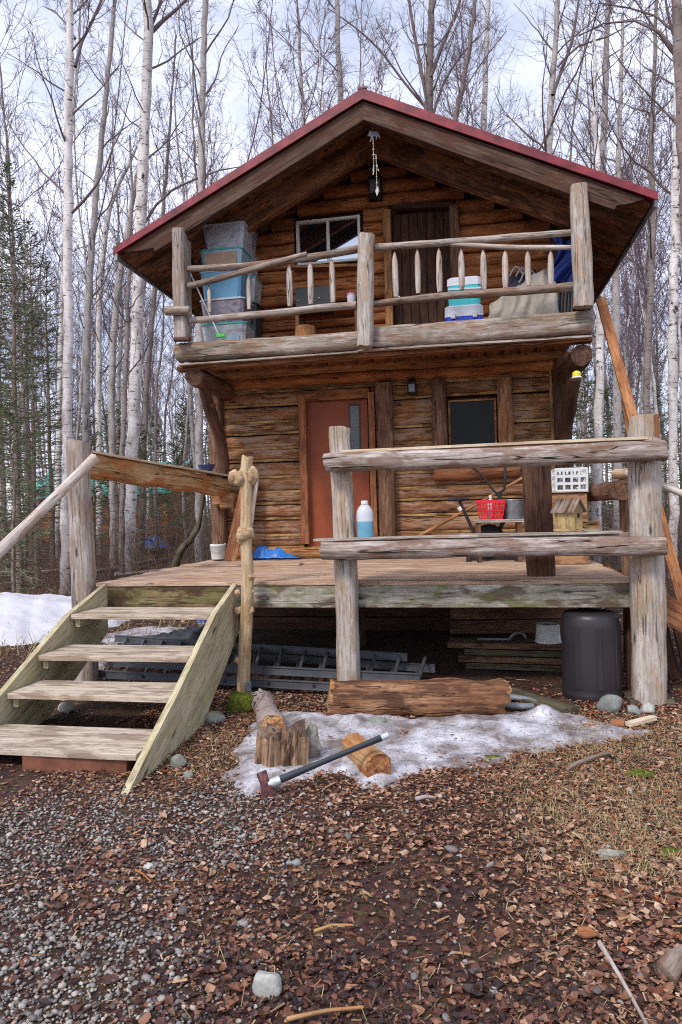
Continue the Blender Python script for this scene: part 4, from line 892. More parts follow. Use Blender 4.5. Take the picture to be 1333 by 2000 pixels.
for k in range(5):
    s_ = MB(); A = Q(1086+k*7, 625, 8.25+.04*(k % 2)); A.z = ZF; Bq = Q(1098+k*6, 500, 8.4); sweep(s_, [A, Bq], .016, rsec(8)); build(s_, 'chair_tube', M_BLACK, e)
def jacket(u_, v_):
    a = Q(1078+u_*48, 466+v_*92-(1-v_)*0, 8.3)
    wdt = 1-.45*v_*(1-u_)
    return a+Vector((.06*math.sin(v_*5), -.05*math.sin(u_*9+v_*6)-.03*math.sin(u_*22+v_*14)-.05*math.sin(v_*4), .02*math.sin(u_*7)))
cloth('blue_jacket', 'crumpled royal blue jacket hung behind the right balcony post', 'jacket', M_JACK, jacket, 26, 30, .008)
# wind chime with cut tin moose
c = Q(729, 262, 7.68); u = 7.68/1333
e = empty('wind_chime', c, 'hanging chime of beads and feathers below a small grey animal silhouette under the ridge', 'wind chime')
def mp(x, y): return c+Vector((x*u, 0, y*u))
body = [(-12, 0), (-9, 1), (-8, 5), (-6, 9), (-3, 7), (0, 5), (4, 6), (8, 5), (11, 3), (12, -2), (14, -8), (13, -10), (10, -4), (8, -7), (6, -11), (5, -11), (6, -6), (4, -3), (0, -4), (1, -14), (-.5, -14), (-2, -5), (-5, -14), (-6.5, -14), (-4, -5), (-6, -3), (-9, -1)]
s_ = MB(); prism(s_, [mp(x, y) for x, y in body], (0, .006, 0)); build(s_, 'tin_animal', M_MOOSE, e)
s_ = MB(); sweep(s_, [mp(0, 6), mp(0, 22)], .002, rsec(5), (0, 1, 0)); sweep(s_, [mp(0, -5), mp(0, -72)], .003, rsec(5), (0, 1, 0)); sweep(s_, [mp(5, -40), mp(5, -118)], .003, rsec(5), (0, 1, 0)); sweep(s_, [mp(0, -38), mp(5, -42)], .003, rsec(5), (0, 1, 0)); build(s_, 'cord', M_SHELL, e)
for (x, y, r) in ((0, -18, 1.4), (0, -30, 2), (0, -40, 2.2), (0, -48, 1.4), (0, -62, 1.6), (5, -44, 1.5), (5, -48, 2), (5, -84, 1.5), (5, -96, 2)): s_ = MB(); lathe(s_, mp(x, y), [(0, -r*u), (r*u*.8, -r*u*.5), (r*u, 0), (r*u*.8, r*u*.5), (0, r*u)], 10, capb=False, capt=False); build(s_, 'bead', M_SHELL, e)
for (x, y) in ((0, -62), (0, -70), (6, -60), (7, -64)): s_ = MB(); plank(s_, mp(x, y), mp(x+(1 if x else -1)*2, y-9), 1.6*u, .4*u, up=(0, 1, 0), n=1); build(s_, 'feather', M_SHELL, e)
s_ = MB(); sweep(s_, [mp(6, -103), mp(5.5, -112), mp(5, -121)], [(1*u, .8*u), (4*u, 1.2*u), (.6*u, .5*u)], rsec(8), (0, 1, 0), .2); build(s_, 'tassel', M_SHELL, e)
# yellow feeder hanging under the right bracket
c = Q(1127, 733, 7.7); u = 7.7/1333; s_ = MB(); lathe(s_, c, [(9.5*u, -5*u), (9*u, -3*u), (8*u, -3*u)], 20); e = thing('bird_feeder', 'little yellow and white hanging feeder below the right balcony corner', 'bird feeder', M_WHITE, s_)
s_ = MB(); lathe(s_, c, [(7.5*u, -3*u), (8*u, 2*u), (7*u, 6*u), (4*u, 8*u)], 20); build(s_, 'feeder_cup', M_FYEL, e)
s_ = MB(); sweep(s_, [c+Vector((0, 0, 8*u)), Q(1124, 700, 7.7)], .002, rsec(5), (0, 1, 0)); build(s_, 'wire', M_IRON, e)

# ---- right side: leaning boards, side stairs
s_ = MB(); plank(s_, Q(1345, 1215, 7.0), Q(1174, 584, 7.95), .10, .04, up=(0, 1, 0), n=16, ch=.1); thing('leaning_board', 'long orange brown board leaning on the right eave from the ground', 'board', W_OR, s_)
s_ = MB(); plank(s_, Q(1300, 1215, 7.2), Q(1226, 783, 7.8), .12, .04, up=(0, 1, 0), n=12, ch=.1, endj=.05); thing('leaning_board', 'shorter splintered brown board leaning behind the right front post', 'board', W_HONEY, s_)
e = empty('side_stairs', (1.6, 6.6, 0), 'orange side stairs going down to the right from the porch end', 'stairs')
for Yy in (6.25, 7.35):
    A = Q(1290, 1155, 6.25); s_ = MB(); x0 = 1.42
    prism(s_, [(x0, Yy, .97), (x0, Yy, .70), (x0+1.25, Yy, -.02), (x0+1.62, Yy, -.02)], (0, .045, 0)); build(s_, 'stringer', W_OR, e)
for k in range(3):
    s_ = MB(); x = x0+.22+k*.42; z = .74-k*.24; plank(s_, (x, 6.29, z), (x, 7.35, z), .26, .04, n=5); build(s_, 'tread', W_MIDB, e)
A = Q(1222, 924, 6.2); Bq = Q(1400, 990, 5.9); Bq = Bq+(Bq-A)*.9; s_ = MB(); log(s_, A, Bq, .028, .028, .05, 12, .1, .008); build(s_, 'handrail', W_BAL, e)
s_ = MB(); log(s_, (Bq.x-.05, Bq.y+.06, -.05), (Bq.x-.05, Bq.y+.06, Bq.z+.12), .05, .045, .05, 12, .1, up=(0, 1, 0)); build(s_, 'handrail_post', W_GREY, e)
for k, (x0_, x1_, Yy) in enumerate(((1262, 1290, 6.75), (1288, 1320, 6.6), (1318, 1352, 6.5))):
    s_ = MB(); A = Q(x0_, 1195, Yy+.3); Bq = Q(x1_, 1330, Yy); Bq.z = -.01; plank(s_, Bq, A, .09, .05, up=(0, 1, 0), n=6); tag(build(s_, 'propped_plank', W_MIDB if k != 1 else W_DARK), 'dark rough plank propped under the side stairs, %s of three from the post' % ['first', 'second', 'third'][k], 'plank', 'rough planks propped under the side stairs')

# ---- under the deck and on the ground
e = empty('extension_ladder', (-1.9, 6.3, 0.02), 'long dull aluminium ladder lying flat under the porch', 'ladder')
A0, A1 = G(190, 1316, .08), G(835, 1352, .08); B0, B1 = G(230, 1262, .12), G(850, 1306, .12)
def chan(A, Bq, h=.065):
    m = MB(); A = Vector(A); Bq = Vector(Bq)
    plank(m, A, Bq, .012, h, n=8); plank(m, A+Vector((0, 0, h/2)), Bq+Vector((0, 0, h/2)), .034, .008, n=4); plank(m, A-Vector((0, 0, h/2)), Bq-Vector((0, 0, h/2)), .034, .008, n=4); return m
for (a, b_) in ((A0, A1), (B0, B1), (A0+Vector((.1, .06, .10)), lerp(A0, A1, .98)+Vector((0, .06, .10))), (B0+Vector((0, -.05, .10)), lerp(B0, B1, .93)+Vector((0, -.05, .10)))):
    build(chan(a, b_), 'ladder_rail', M_ALU, e)
for k in range(15):
    t_ = (k+.4)/15
    s_ = MB(); sweep(s_, [lerp(A0, A1, t_), lerp(B0, B1, t_)], .018, rsec(8), (0, 0, 1), smooth=False); build(s_, 'rung', M_ALU, e)
    s_ = MB(); sweep(s_, [lerp(A0, A1, t_)+Vector((.06, .06, .1)), lerp(B0, B1, min(1, t_))+Vector((.06, -.05, .1))], .016, rsec(8), (0, 0, 1), smooth=False); build(s_, 'rung', M_ALU, e)
    if k % 2 == 0:
        s_ = MB(); lathe(s_, lerp(A0, A1, t_)+Vector((0, -.006, 0)), [(.018, 0), (.018, .004)], 8, axis=(0, -1, 0)); build(s_, 'rivet_hole', M_BLACK, e)
# barrel
c = G(1163, 1374, 0.0); c.y += .24; c.x += .02; rr = .235; s_ = MB()
lathe(s_, c, [(rr*1.0, 0.0), (rr*1.02, .01), (rr*1.02, .05), (rr*1.0, .065), (rr*1.01, .09), (rr*.985, .60), (rr*.96, .66), (rr*.90, .695), (rr*.80, .705), (0.01, .70)], 36, capt=False)
ba = thing('upturned_bin', 'black plastic rubbish bin standing upside down under the porch by the right post', 'bin', M_BARREL, s_)
s_ = MB()
for k in range(4):
    a = -2.2+k*.75; p0 = c+Vector((math.cos(a)*rr*1.0, math.sin(a)*rr*1.0, .1)); p1 = c+Vector((math.cos(a)*rr*.975, math.sin(a)*rr*.975, .6)); plank(s_, p0, p1, .05, .02, up=(math.cos(a), math.sin(a), 0), n=2, ch=.6)
build(s_, 'moulded_rib', M_BARREL, ba)
# lumber stack behind and pot on it
zz = ['lowest', 'second from the bottom', 'third from the bottom', 'topmost']
for k in range(4):
    A = Q(905-k*6+R.uniform(-20, 20), 1280, 6.95); A.z = .04+k*.068; Bq = Q(1165+k*9, 1270, 6.85); Bq.z = .04+k*.068
    s_ = MB(); plank(s_, A, Bq, .26, .056, n=6, ch=.15, jit=.02); tag(build(s_, 'stacked_timber', [W_MOSSY, W_MIDB, W_MOSSY, W_MIDB][k]), 'weathered timber %s in the stack carrying the upturned pot' % zz[k], 'timber', 'timbers stacked under the porch')
for k in range(2):
    s_ = MB(); plank(s_, Q(880, 1225-k*28, 8.6), Q(1140, 1222-k*28, 8.6), .05, .16, n=6, ch=.1); tag(build(s_, 'skirting_plank', W_MIDB), ['lower', 'upper'][k]+' greenish plank fixed behind the stacked timbers under the porch', 'plank')
c = Q(1071, 1237, 6.88); c.z = .04+3*.068+.03; u = 6.88/1333; s_ = MB(); lathe(s_, c, [(24.5*u, 0), (24.5*u, 2*u), (23*u, 3*u), (21*u, 33*u), (20*u, 34.5*u), (19*u, 33.5*u), (.02, 33*u)], 30, capt=False); thing('upturned_pot', 'pale grey plastic pot standing upside down on the timbers under the porch', 'pot', M_WHITE, s_)
s_ = MB(); P = [Vector((Q(1012, 1236, 6.85).x+.08*math.cos(a), 6.85+.03*math.sin(a*2), c.z+.02+.07*math.sin(a))) for a in [k*.35+.2 for k in range(9)]]; sweep(s_, respath(P+[P[-1]+Vector((-.3, .1, -.02))], .04), .012, rsec(8)); thing('garden_hose', 'short pale loop of hose on the stacked timbers left of the pot', 'hose', M_GREY, s_)
# mossy footing block, rocks
def rock(name, px, py, rx, ry, rz, mat, label, seed, z=None, cat='rock'):
    c = G(px, py, 0.0); s_ = MB(); rock_mesh(s_, (c.x, c.y+ry*.6, rz*.45 if z is None else z), rx, ry, rz, seed, .08); return thing(name, label, cat, mat, s_)
c = Q(1268, 1372, 5.86); s_ = MB(); box(s_, (c.x, 5.9, -.005), .34, .34, .07, ch=.02); thing('footing_block', 'flat mossy block under the foot of the right front post', 'block', W_MOSSY, s_)
rock('rock', 1195, 1390, .105, .09, .085, M_STONE, 'large rounded grey rock beside the foot of the black upturned bin', 11)
rock('rock', 1240, 1396, .06, .05, .045, M_STONE, 'smooth dark grey rock in front of the mossy footing block', 12)
rock('rock', 1268, 1394, .065, .055, .05, M_STONEW, 'smooth pale grey rock nearest the right front post', 13)
rock('rock', 415, 1414, .09, .08, .06, M_STONEG, 'flat greenish rock right of the stairs near the moss', 14)
rock('rock', 344, 1500, .055, .05, .05, M_STONEG, 'pale green rock at the foot of the right stair side board', 15)
rock('rock', 365, 1523, .035, .03, .03, M_STONEG, 'small flat green stone just right of the stair foot', 16)
rock('rock', 735, 1420, .085, .07, .045, M_STONEG, 'pale greenish rock on the snow touching the long timber', 17)
rock('rock', 520, 1948, .05, .035, .055, M_STONEW, 'pointed pale stone standing in the leaves at the front', 18)
rock('rock', 125, 1392, .07, .06, .055, M_STONEW, 'pale rock seen between the stair treads', 19)
rock('rock', 290, 1752-50, .03, .025, .02, M_STONEW, 'pale pebble lying apart among the brown leaves', 20)
rock('rock', 572, 1692, .035, .028, .018, M_STONE, 'flat grey pebble alone on the dark soil', 21)
c = G(470, 1395, 0); s_ = MB(); rock_mesh(s_, (c.x, c.y+.1, .06), .13, .11, .11, 31, .2); thing('mossy_rock', 'rock thickly covered with green moss under the burled post', 'rock', M_MOSS, s_)
for k, (x, y, r) in enumerate(((1316, 1668, .05), (960, 1480, .04), (1250, 1510, .06))):
    c = G(x, y, 0.0); s_ = MB(); rock_mesh(s_, (c.x, c.y, .0), r*1.4, r, r*.35, 40+k, .25); thing('moss_clump', ['bright green moss clump among leaves at the right edge', 'small moss clump just below the long snow patch', 'flat moss clump on the leafy bank at the right'][k], 'moss', M_MOSS, s_)
# big squared timber behind the snow
A = Q(645, 1378, 5.28); Bq = Q(985, 1375, 5.34); s_ = MB(); A.z = .125; Bq.z = .13
log(s_, A, Bq, .13, .13, .11, 26, .035, .01, 3.0, rz=.135, capmi=1, endj=.035); thing('squared_timber', 'thick rotting squared timber lying on the ground behind the snow', 'timber', [W_TIMB, W_SPLIT], s_)
# ramp board and black mat right of the timber
s_ = MB(); A = G(990, 1352, .03); Bq = G(1115, 1390, .03); plank(s_, A, Bq, .20, .05, n=6, jit=.02); thing('mossy_board', 'wide mossy board lying flat between the timber and the black bin', 'board', W_MOSSY, s_)
s_ = MB(); c = G(1005, 1378, .02); c.z = .03
for a_ in range(1): 
    P = [c+Vector((.17*math.cos(t), .12*math.sin(t), .03*math.sin(t*.5))) for t in [k*.35 for k in range(17)]]; sweep(s_, P, [(.03, .025)]*len(P), rsec(10), jit=.05)
thing('rubber_ring', 'half buried grey rubber ring at the right end of the long timber', 'rubber ring', M_GREY, s_)
# chopping stump, bark piece, logs
def stump(c, r, h, lean, seed, mats, n=34):
    rr_ = random.Random(seed); vs = []; gs = []; m = MB(); H = 9
    ra = [1+.16*math.sin(j*.42+seed)+.10*math.sin(j*1.35+1)+rr_.uniform(-.11, .11) for j in range(n)]; tp = [.028*math.sin(j*.5)+rr_.uniform(-.022, .022) for j in range(n)]
    for i_ in range(H+1):
        t = i_/H
        for j in range(n):
            a = 2*math.pi*j/n; q = r*ra[j]*(1.06-.08*t+rr_.uniform(-.025, .025)); z_ = -.03+(h+.03)*t+(tp[j] if i_ == H else 0)
            vs.append((c.x+q*math.cos(a)+lean*t, c.y+q*.85*math.sin(a), z_)); gs.append((z_, q*math.cos(a), q*math.sin(a)))
    m.add(vs, [(i_*n+j, i_*n+(j+1) % n, (i_+1)*n+(j+1) % n, (i_+1)*n+j) for i_ in range(H) for j in range(n)], gs, 0, False)
    top = vs[-n:]; cen = (c.x+lean, c.y, h-.01); mid = [tuple((Vector(p)*.5+Vector(cen)*.5)+Vector((0, 0, rr_.uniform(-.012, .006)))) for p in top]
    m.add(list(top)+mid+[cen], [(j, (j+1) % n, n+(j+1) % n, n+j) for j in range(n)]+[(n+j, n+(j+1) % n, 2*n) for j in range(n)], [(p[0]*.2, p[0]*1.0, p[1]*1.0) for p in list(top)+mid+[cen]], 1, False); return m
c = G(541, 1517, 0.0); c.y += .14; thing('chopping_stump', 'split upright chopping stump standing on the snow behind the axe head', 'stump', [W_STUMP, W_END], stump(c, .14, .24, .012, 5, None))
s_ = MB(); c = G(600, 1497, .0); rock_mesh(s_, (c.x, c.y+.10, .10), .085, .05, .125, 51, .22, lev=2); thing('bark_chunk', 'lichen grey chunk of bark leaning on the right of the chopping stump', 'bark', M_FUNG, s_)
s_ = MB(); A = G(508, 1372, .07); Bq = G(532, 1421, .07); A.y += .05; log(s_, A, Bq, .085, .092, .14, 20, .03, .004, capmi=1, endj=.03)
for k in range(16):
    q = lerp(A, Bq, R.uniform(.0, .98)); a = R.uniform(.2, 2.9); d_ = Vector((math.cos(a)*.088, 0, math.sin(a)*.088)); tg = Vector((-math.sin(a), R.uniform(-.5, .5), math.cos(a))); sweep(s_, [q+d_, q+d_*1.07+tg*.02, q+d_*1.22+tg*.03], [(.022, .0015), (.02, .0015), (.012, .001)], csec(.2), d_, .1)
thing('birch_log', 'short birch log with peeling bark pointing forward below the mossy rock', 'log', [B_WHITE, W_SPLIT], s_)
s_ = MB(); A = G(686, 1462, .075); Bq = G(740, 1500, .075); A.y += .06; log(s_, A, Bq, .085, .088, .07, 20, .03, .0, capmi=1, endj=.025); thing('firewood_log', 'orange brown round of firewood on the snow under the axe handle', 'log', [W_SPLIT, W_OR], s_)
# splitting axe
e = empty('splitting_axe', G(520, 1550, 0), 'splitting axe with rusty red head and dark handle resting across a log', 'axe')
hd0 = Q(531, 1530, 3.72); tip = Q(758, 1436, 4.02); d = (tip-hd0).normalized()
s_ = MB(); sweep(s_, poly(hd0+d*.03, hd0+d*(tip-hd0).length*.97, 8), [(.017, .021), (.018, .022), (.015, .019), (.0135, .017), (.013, .0165), (.013, .0165), (.0135, .017), (.015, .019), (.017, .021)], rsec(12)); build(s_, 'handle', M_HANDLE, e)
s_ = MB(); sweep(s_, [hd0-d*.02, hd0+d*.05], .027, rsec(12), jit=.05); build(s_, 'tape', M_TAPE, e)
s_ = MB(); sweep(s_, [tip-d*.045, tip-d*.0], .022, rsec(12), jit=.08); build(s_, 'tape', M_TAPE, e)
side = Vector((.35, -.45, -.82)).normalized(); side = (side-d*side.dot(d)).normalized()
s_ = MB(); hc = hd0-d*.035; nrm = d.cross(side)
sweep(s_, [hc-side*.075, hc-side*.025, hc+side*.025, hc+side*.08], [(.030, .030), (.026, .030), (.034, .022), (.056, .010)], csec(.25), nrm, 0, 0, False); build(s_, 'axe_head', M_AXE, e)
s_ = MB(); sweep(s_, [hc+side*.077, hc+side*.105], [(.059, .013), (.070, .0015)], csec(.2), nrm, 0, 0, False); build(s_, 'axe_edge', M_BLADE, e)
# black tarp heap and package under the stairs
c = G(345, 1262, 0)
def btarp(u_, v_):
    x = c.x-.75+1.5*u_; y = c.y-.4+1.0*v_; ed = min(1, 4*min(u_, 1-u_))*min(1, 4*min(v_, 1-v_))
    return Vector((x, y, .02+ed*(.14*math.exp(-((u_-.65)/.3)**2)+.04*rip(x*3, y*3, 2)+.03)))
M_BTARP = plain('black_tarp', S(42, 42, 48), .4, 0, .5, .2, 12, .4)
cloth('black_tarp', 'crumpled black tarp on the ground under the left part of the porch', 'tarp', M_BTARP, btarp, 34, 22)
M_PKG = plain('blue_white_carton', S(120, 150, 200), .5, 0, .4, .3, 14)
s_ = MB(); c2 = G(372, 1240, 0); box(s_, (c2.x, c2.y+.9, .13), .42, .26, .26, ch=.01); pk = thing('printed_carton', 'blue and white printed carton under the porch seen between the stair treads', 'carton', M_PKG, s_)
s_ = MB(); box(s_, (c2.x-.13, c2.y+.765, .14), .1, .006, .2, ch=.001); build(s_, 'carton_panel', M_COOLB, pk)
# loose finds in the leaf litter
def stick(x0, y0, x1, y1, r, mat, label, z=.02, name='fallen_stick', cat='stick', kind=None):
    s_ = MB(); A = G(x0, y0, z); Bq = G(x1, y1, z+.01); P = respath([A, lerp(A, Bq, .5)+Vector((R.uniform(-.02, .02), 0, .01)), Bq], .06); sweep(s_, P, [r*(1-.4*i/(len(P)-1)) for i in range(len(P))], rsec(8), jit=.1, endj=.01); return thing(name, label, cat, mat, s_)
stick(1172, 1842, 1262, 1998, .009, W_GREY, 'long thin grey stick lying at the bottom right corner of the picture')
stick(560, 1992, 708, 1968, .008, W_SPLIT, 'pale split stick lying at the bottom middle of the picture')
stick(617, 1818, 688, 1807, .006, W_SPLIT, 'short pale stick on dark soil in the middle of the foreground')
stick(265, 1700, 295, 1722, .005, W_SPLIT, 'short pale stick at the edge of the gravel')
stick(700, 1578, 766, 1574, .014, W_DARK, 'short black stick on the leaves below the orange firewood log')
stick(1110, 1500, 1190, 1470, .015, W_GREYB, 'dark fallen branch on the leafy bank below the snow tip')
stick(1300, 1905, 1345, 1858, .04, W_GREYB, 'thick grey stub of wood at the right edge of the foreground', .03)
stick(812, 1561, 850, 1558, .012, B_WHITE, 'curl of white birch bark lying on the leaves')
s_ = MB(); A = G(1228, 1415, .03); Bq = G(1278, 1402, .03); plank(s_, A, Bq, .05, .03, n=2); thing('firewood_sliver', 'pale sliver of split firewood lying in front of the two small rocks', 'wood sliver', W_RAW, s_)
s_ = MB(); A = G(1195, 1410, .03); Bq = G(1220, 1412, .03); plank(s_, A, Bq, .05, .035, n=2); thing('firewood_sliver', 'short orange sliver of firewood below the large grey rock', 'wood sliver', W_OR, s_)
s_ = MB(); c = G(1145, 1822, .02); rock_mesh(s_, c, .05, .035, .012, 77, .3, lev=1); thing('orange_peeling', 'scrap of bright orange bark among the foreground leaves', 'bark', W_OR, s_)
s_ = MB(); c = G(1190, 1668, .03); rock_mesh(s_, c, .07, .03, .018, 78, .3); thing('lichen_bark', 'curved grey piece of lichen covered bark on the right leaves', 'bark', M_FUNG, s_)
# ------------------------------------------------------------------ GROUND
rng = np.random.default_rng(5)
_ph = rng.uniform(0, 6.28, (24,)); _dr = rng.uniform(0, 6.28, (24,))
def fbm(x, y, f0=1.0, oct=4):
    s_ = 0; a = 1.0; f = f0; k = 0; tot = 0
    for o in range(oct):
        for q in range(3):
            th = _dr[(k) % 24]; s_ = s_+a*np.sin((x*np.cos(th)+y*np.sin(th))*f+_ph[(k*7+3) % 24]+1.3*np.sin((x*np.sin(th*2)+y*np.cos(th*2))*f*.6+_ph[k % 24])); k += 1; tot += a
        a *= .55; f *= 2.03
    return s_/tot*1.6
def sst(x, a, b): t = np.clip((x-a)/(b-a), 0, 1); return t*t*(3-2*t)
def gz(x, y):
    x = np.asarray(x, dtype=float); y = np.asarray(y, dtype=float)
    z = .018*fbm(x, y, 2.0, 4)+.008*fbm(x+9, y, 9, 3)
    z = z+.05*sst(x, .9, 2.5)*sst(y, 2.2, 3.2)*(1-sst(y, 4.2, 5.2))           # leafy bank on the right
    z = z+.12*fbm(x*.4, y*.4, 1.0, 2)*sst(np.hypot(x+1, y-7), 7, 14)
    z = z+.0*x
    far = sst(np.hypot(x, y), 16, 60); z = z+.6*far+.5*far*fbm(x*.1, y*.1, 1, 2)
    return z
def axis_(a, b, fine, lo, hi, g=1.25):
    v = list(np.arange(a, b+1e-6, fine)); s_ = fine
    while v[-1] < hi: s_ *= g; v.append(v[-1]+s_)
    s_ = fine
    while v[0] > lo: s_ *= g; v.insert(0, v[0]-s_)
    return np.array(v)
gx = axis_(-5.5, 3.0, .045, -260, 260); gy = axis_(1.6, 7.0, .045, -40, 320)
X, Y = np.meshgrid(gx, gy, indexing='ij'); Z = gz(X, Y)
nx_, ny_ = len(gx), len(gy)
idx = np.arange(nx_*ny_).reshape(nx_, ny_)
F = np.stack([idx[:-1, :-1], idx[1:, :-1], idx[1:, 1:], idx[:-1, 1:]], -1).reshape(-1, 4)
def np_mesh(name, V, F, mats, smooth=True, rnd=None, gp=None, uvm=None):
    me = bpy.data.meshes.new(name); V = np.asarray(V, np.float32); F = np.asarray(F, np.int32); k = F.shape[1]
    me.vertices.add(len(V)); me.vertices.foreach_set('co', V.ravel()); me.loops.add(F.size); me.loops.foreach_set('vertex_index', F.ravel())
    me.polygons.add(len(F)); me.polygons.foreach_set('loop_start', np.arange(0, F.size, k, dtype=np.int32)); me.polygons.foreach_set('loop_total', np.full(len(F), k, np.int32))
    me.polygons.foreach_set('use_smooth', np.full(len(F), smooth))
    if rnd is not None: a = me.attributes.new('rnd', 'FLOAT', 'POINT'); a.data.foreach_set('value', np.asarray(rnd, np.float32))
    if gp is not None: a = me.attributes.new('gp', 'FLOAT_VECTOR', 'POINT'); a.data.foreach_set('vector', np.asarray(gp, np.float32).ravel())
    for m in mats: me.materials.append(m)
    me.update(calc_edges=True); me.validate(); return me
def ground_mat():
    t = NT('leafy_soil', 0.85, 0.25); p = t.pos()
    n1 = t.noise(p, 3, 6, .65); n2 = t.noise(p, 26, 5, .7); n3 = t.noise(p, .6, 4, .6); v = t.vor(p, 38, 'F1', 'Color')
    soil = t.ramp(n2, [(.3, S(38, 26, 24)), (.55, S(66, 46, 40)), (.75, S(92, 66, 54))])
    litter = t.mix(.55, t.ramp(n2, [(.35, S(62, 42, 32)), (.6, S(112, 82, 62)), (.8, S(140, 112, 88))]), v, 'MULTIPLY')
    c = t.mix(t.ramp(n1, [(.42, 0.0), (.6, 1.0)]), soil, litter)
    c = t.mix(t.ramp(n3, [(.55, 0.0), (.75, .35)]), c, S(92, 88, 52))
    t.col(c); t.bump(t.math('ADD', n2, t.math('MULTIPLY', n1, .5)), .9, .03); return t.m
M_GROUND = ground_mat()
ground = link('ground', np_mesh('ground', np.stack([X, Y, Z], -1).reshape(-1, 3), F, [M_GROUND])); ground['kind'] = 'structure'

# masks for what covers the ground (world metres)
def gravel_d(x, y): return np.clip(1.05*(.45+.55*sst(fbm(x+3, y, 5, 3), -.5, .25))*sst(-(x+.45)+.30*fbm(x, y, 2.2, 3), .0, 1.0)*(1-sst(y-.25*x+.12*fbm(x, y+5, 3, 2), 3.85, 4.35)), 0, 1)
def straw_d(x, y): return np.clip(sst(x+.25*fbm(x, y, 2.0, 3), .05, .6)*(1-sst(y, 5.0, 5.6))*sst(y, 2.75, 3.4)+.9*np.exp(-((x+1.6)/.3)**2-((y-4.35)/.45)**2), 0, 1)
def mud_d(x, y): return np.exp(-((x+.25)/.55)**2-((y-2.75)/.55)**2)
# shelters where litter must not poke through
def free(x, y):
    ok = ~((y > 8.85) & (y < 13.8) & (x > -3.5) & (x < 1.5)); ok &= ~((y > 6.35+.15*np.sin(x*5)) & (y < 8.9) & (x > -3.0) & (x < 1.2)); return ok
def scatter(tv, tf, P, yaw, tilt, tiltdir, sc_, zs=1.0):
    """stamp template (tv, tf) at P with rotation; returns V, F, repeated index"""
    n = len(P); k = len(tv); T = np.tile(tv[None], (n, 1, 1))*sc_[:, None, :]
    c, s_ = np.cos(yaw), np.sin(yaw); x = T[:, :, 0]*c[:, None]-T[:, :, 1]*s_[:, None]; y = T[:, :, 0]*s_[:, None]+T[:, :, 1]*c[:, None]; z = T[:, :, 2]
    # tilt about horizontal axis tiltdir
    a = np.cos(tiltdir)[:, None]; b = np.sin(tiltdir)[:, None]; u_ = x*a+y*b; v_ = -x*b+y*a
    ct, st = np.cos(tilt)[:, None], np.sin(tilt)[:, None]; u2 = u_*ct-z*st; z2 = u_*st+z*ct
    V = np.stack([u2*a-v_*b, u2*b+v_*a, z2], -1)+P[:, None, :]
    F = (tf[None]+(np.arange(n)*k)[:, None, None]).reshape(-1, tf.shape[1]); return V.reshape(-1, 3), F, np.repeat(np.arange(n), k)
def sample(n, x0, x1, y0, y1, dens):
    x = rng.uniform(x0, x1, n); y = y0+(y1-y0)*rng.uniform(0, 1, n)**1.4; m = (rng.uniform(0, 1, n) < dens(x, y)) & free(x, y); return x[m], y[m]
def leafmat():
    t = NT('fallen_leaves', .5, .4); r = t.attr('rnd'); n_ = t.noise(t.pos(), 60, 3, .6)
    c = t.ramp(r, [(0, S(46, 30, 28)), (.18, S(78, 48, 40)), (.38, S(110, 68, 50)), (.58, S(146, 102, 76)), (.78, S(176, 138, 110)), (.92, S(198, 168, 142)), (1, S(150, 80, 40))])
    t.col(t.mix(t.ramp(n_, [(.4, .0), (.7, .45)]), c, S(40, 28, 26))); return t.m
# leaf template: pointed oval, folded along the midrib
lt = np.array([(-1, 0, .0), (-.45, .55, .22), (.25, .62, .25), (1, 0, .1), (.25, -.62, .25), (-.45, -.55, .22), (-.4, 0, .0), (.3, 0, .02)]); 
lf = np.array([(0, 6, 1), (1, 6, 7), (1, 7, 2), (2, 7, 3), (3, 7, 4), (4, 7, 6), (4, 6, 5), (5, 6, 0)])
lt2 = np.array([(-1, -.1, .12), (-.35, .7, .45), (.45, .45, .05), (.8, .1, .3), (.3, -.75, .5), (-.6, -.5, .15), (-.35, 0, -.05), (.3, -.05, .0)])     # curled
lt3 = np.array([(-.7, .1, .0), (-.5, .5, .05), (.1, .8, .1), (.55, .2, .0), (.7, -.45, .12), (-.1, -.35, .02), (-.3, .1, .03), (.2, .05, .04)])        # torn piece
def leaf_batch(n, x0, x1, y0, y1, dens, s0, s1, bias, tmpl=None, tl=.28):
    x, y = sample(n, x0, x1, y0, y1, dens); m = len(x); P = np.stack([x, y, gz(x, y)+rng.uniform(0.001, .018, m)], -1)
    sc_ = (s0+(s1-s0)*rng.beta(1.2, 2.2, (m, 1)))*np.stack([np.ones(m), rng.uniform(.55, 1.1, m), rng.uniform(-1.2, 1.6, m)], -1)
    V, F, rep = scatter(lt if tmpl is None else tmpl, lf, P, rng.uniform(0, 6.28, m), rng.normal(0, tl, m), rng.uniform(0, 6.28, m), sc_)
    V = V+rng.normal(0, .0012, V.shape)
    c = np.clip(rng.beta(1.3, 1.5, m)+bias(x, y), 0, 1); return V, F, c[rep]
def join(bs):
    Vs, Fs, Cs, o = [], [], [], 0
    for V, F, c in bs: Vs.append(V); Fs.append(F+o); Cs.append(c); o += len(V)
    return np.concatenate(Vs), np.concatenate(Fs), np.concatenate(Cs)
dl = lambda x, y: np.clip(1-.90*gravel_d(x, y)-.75*mud_d(x, y), .04, 1)
bias = lambda x, y: -.06+.24*sst(x, -.1, .7)+.14*sst(y, 2.6, 4.2)-.22*(1-sst(y, 2.1, 2.7))-.1*mud_d(x, y)
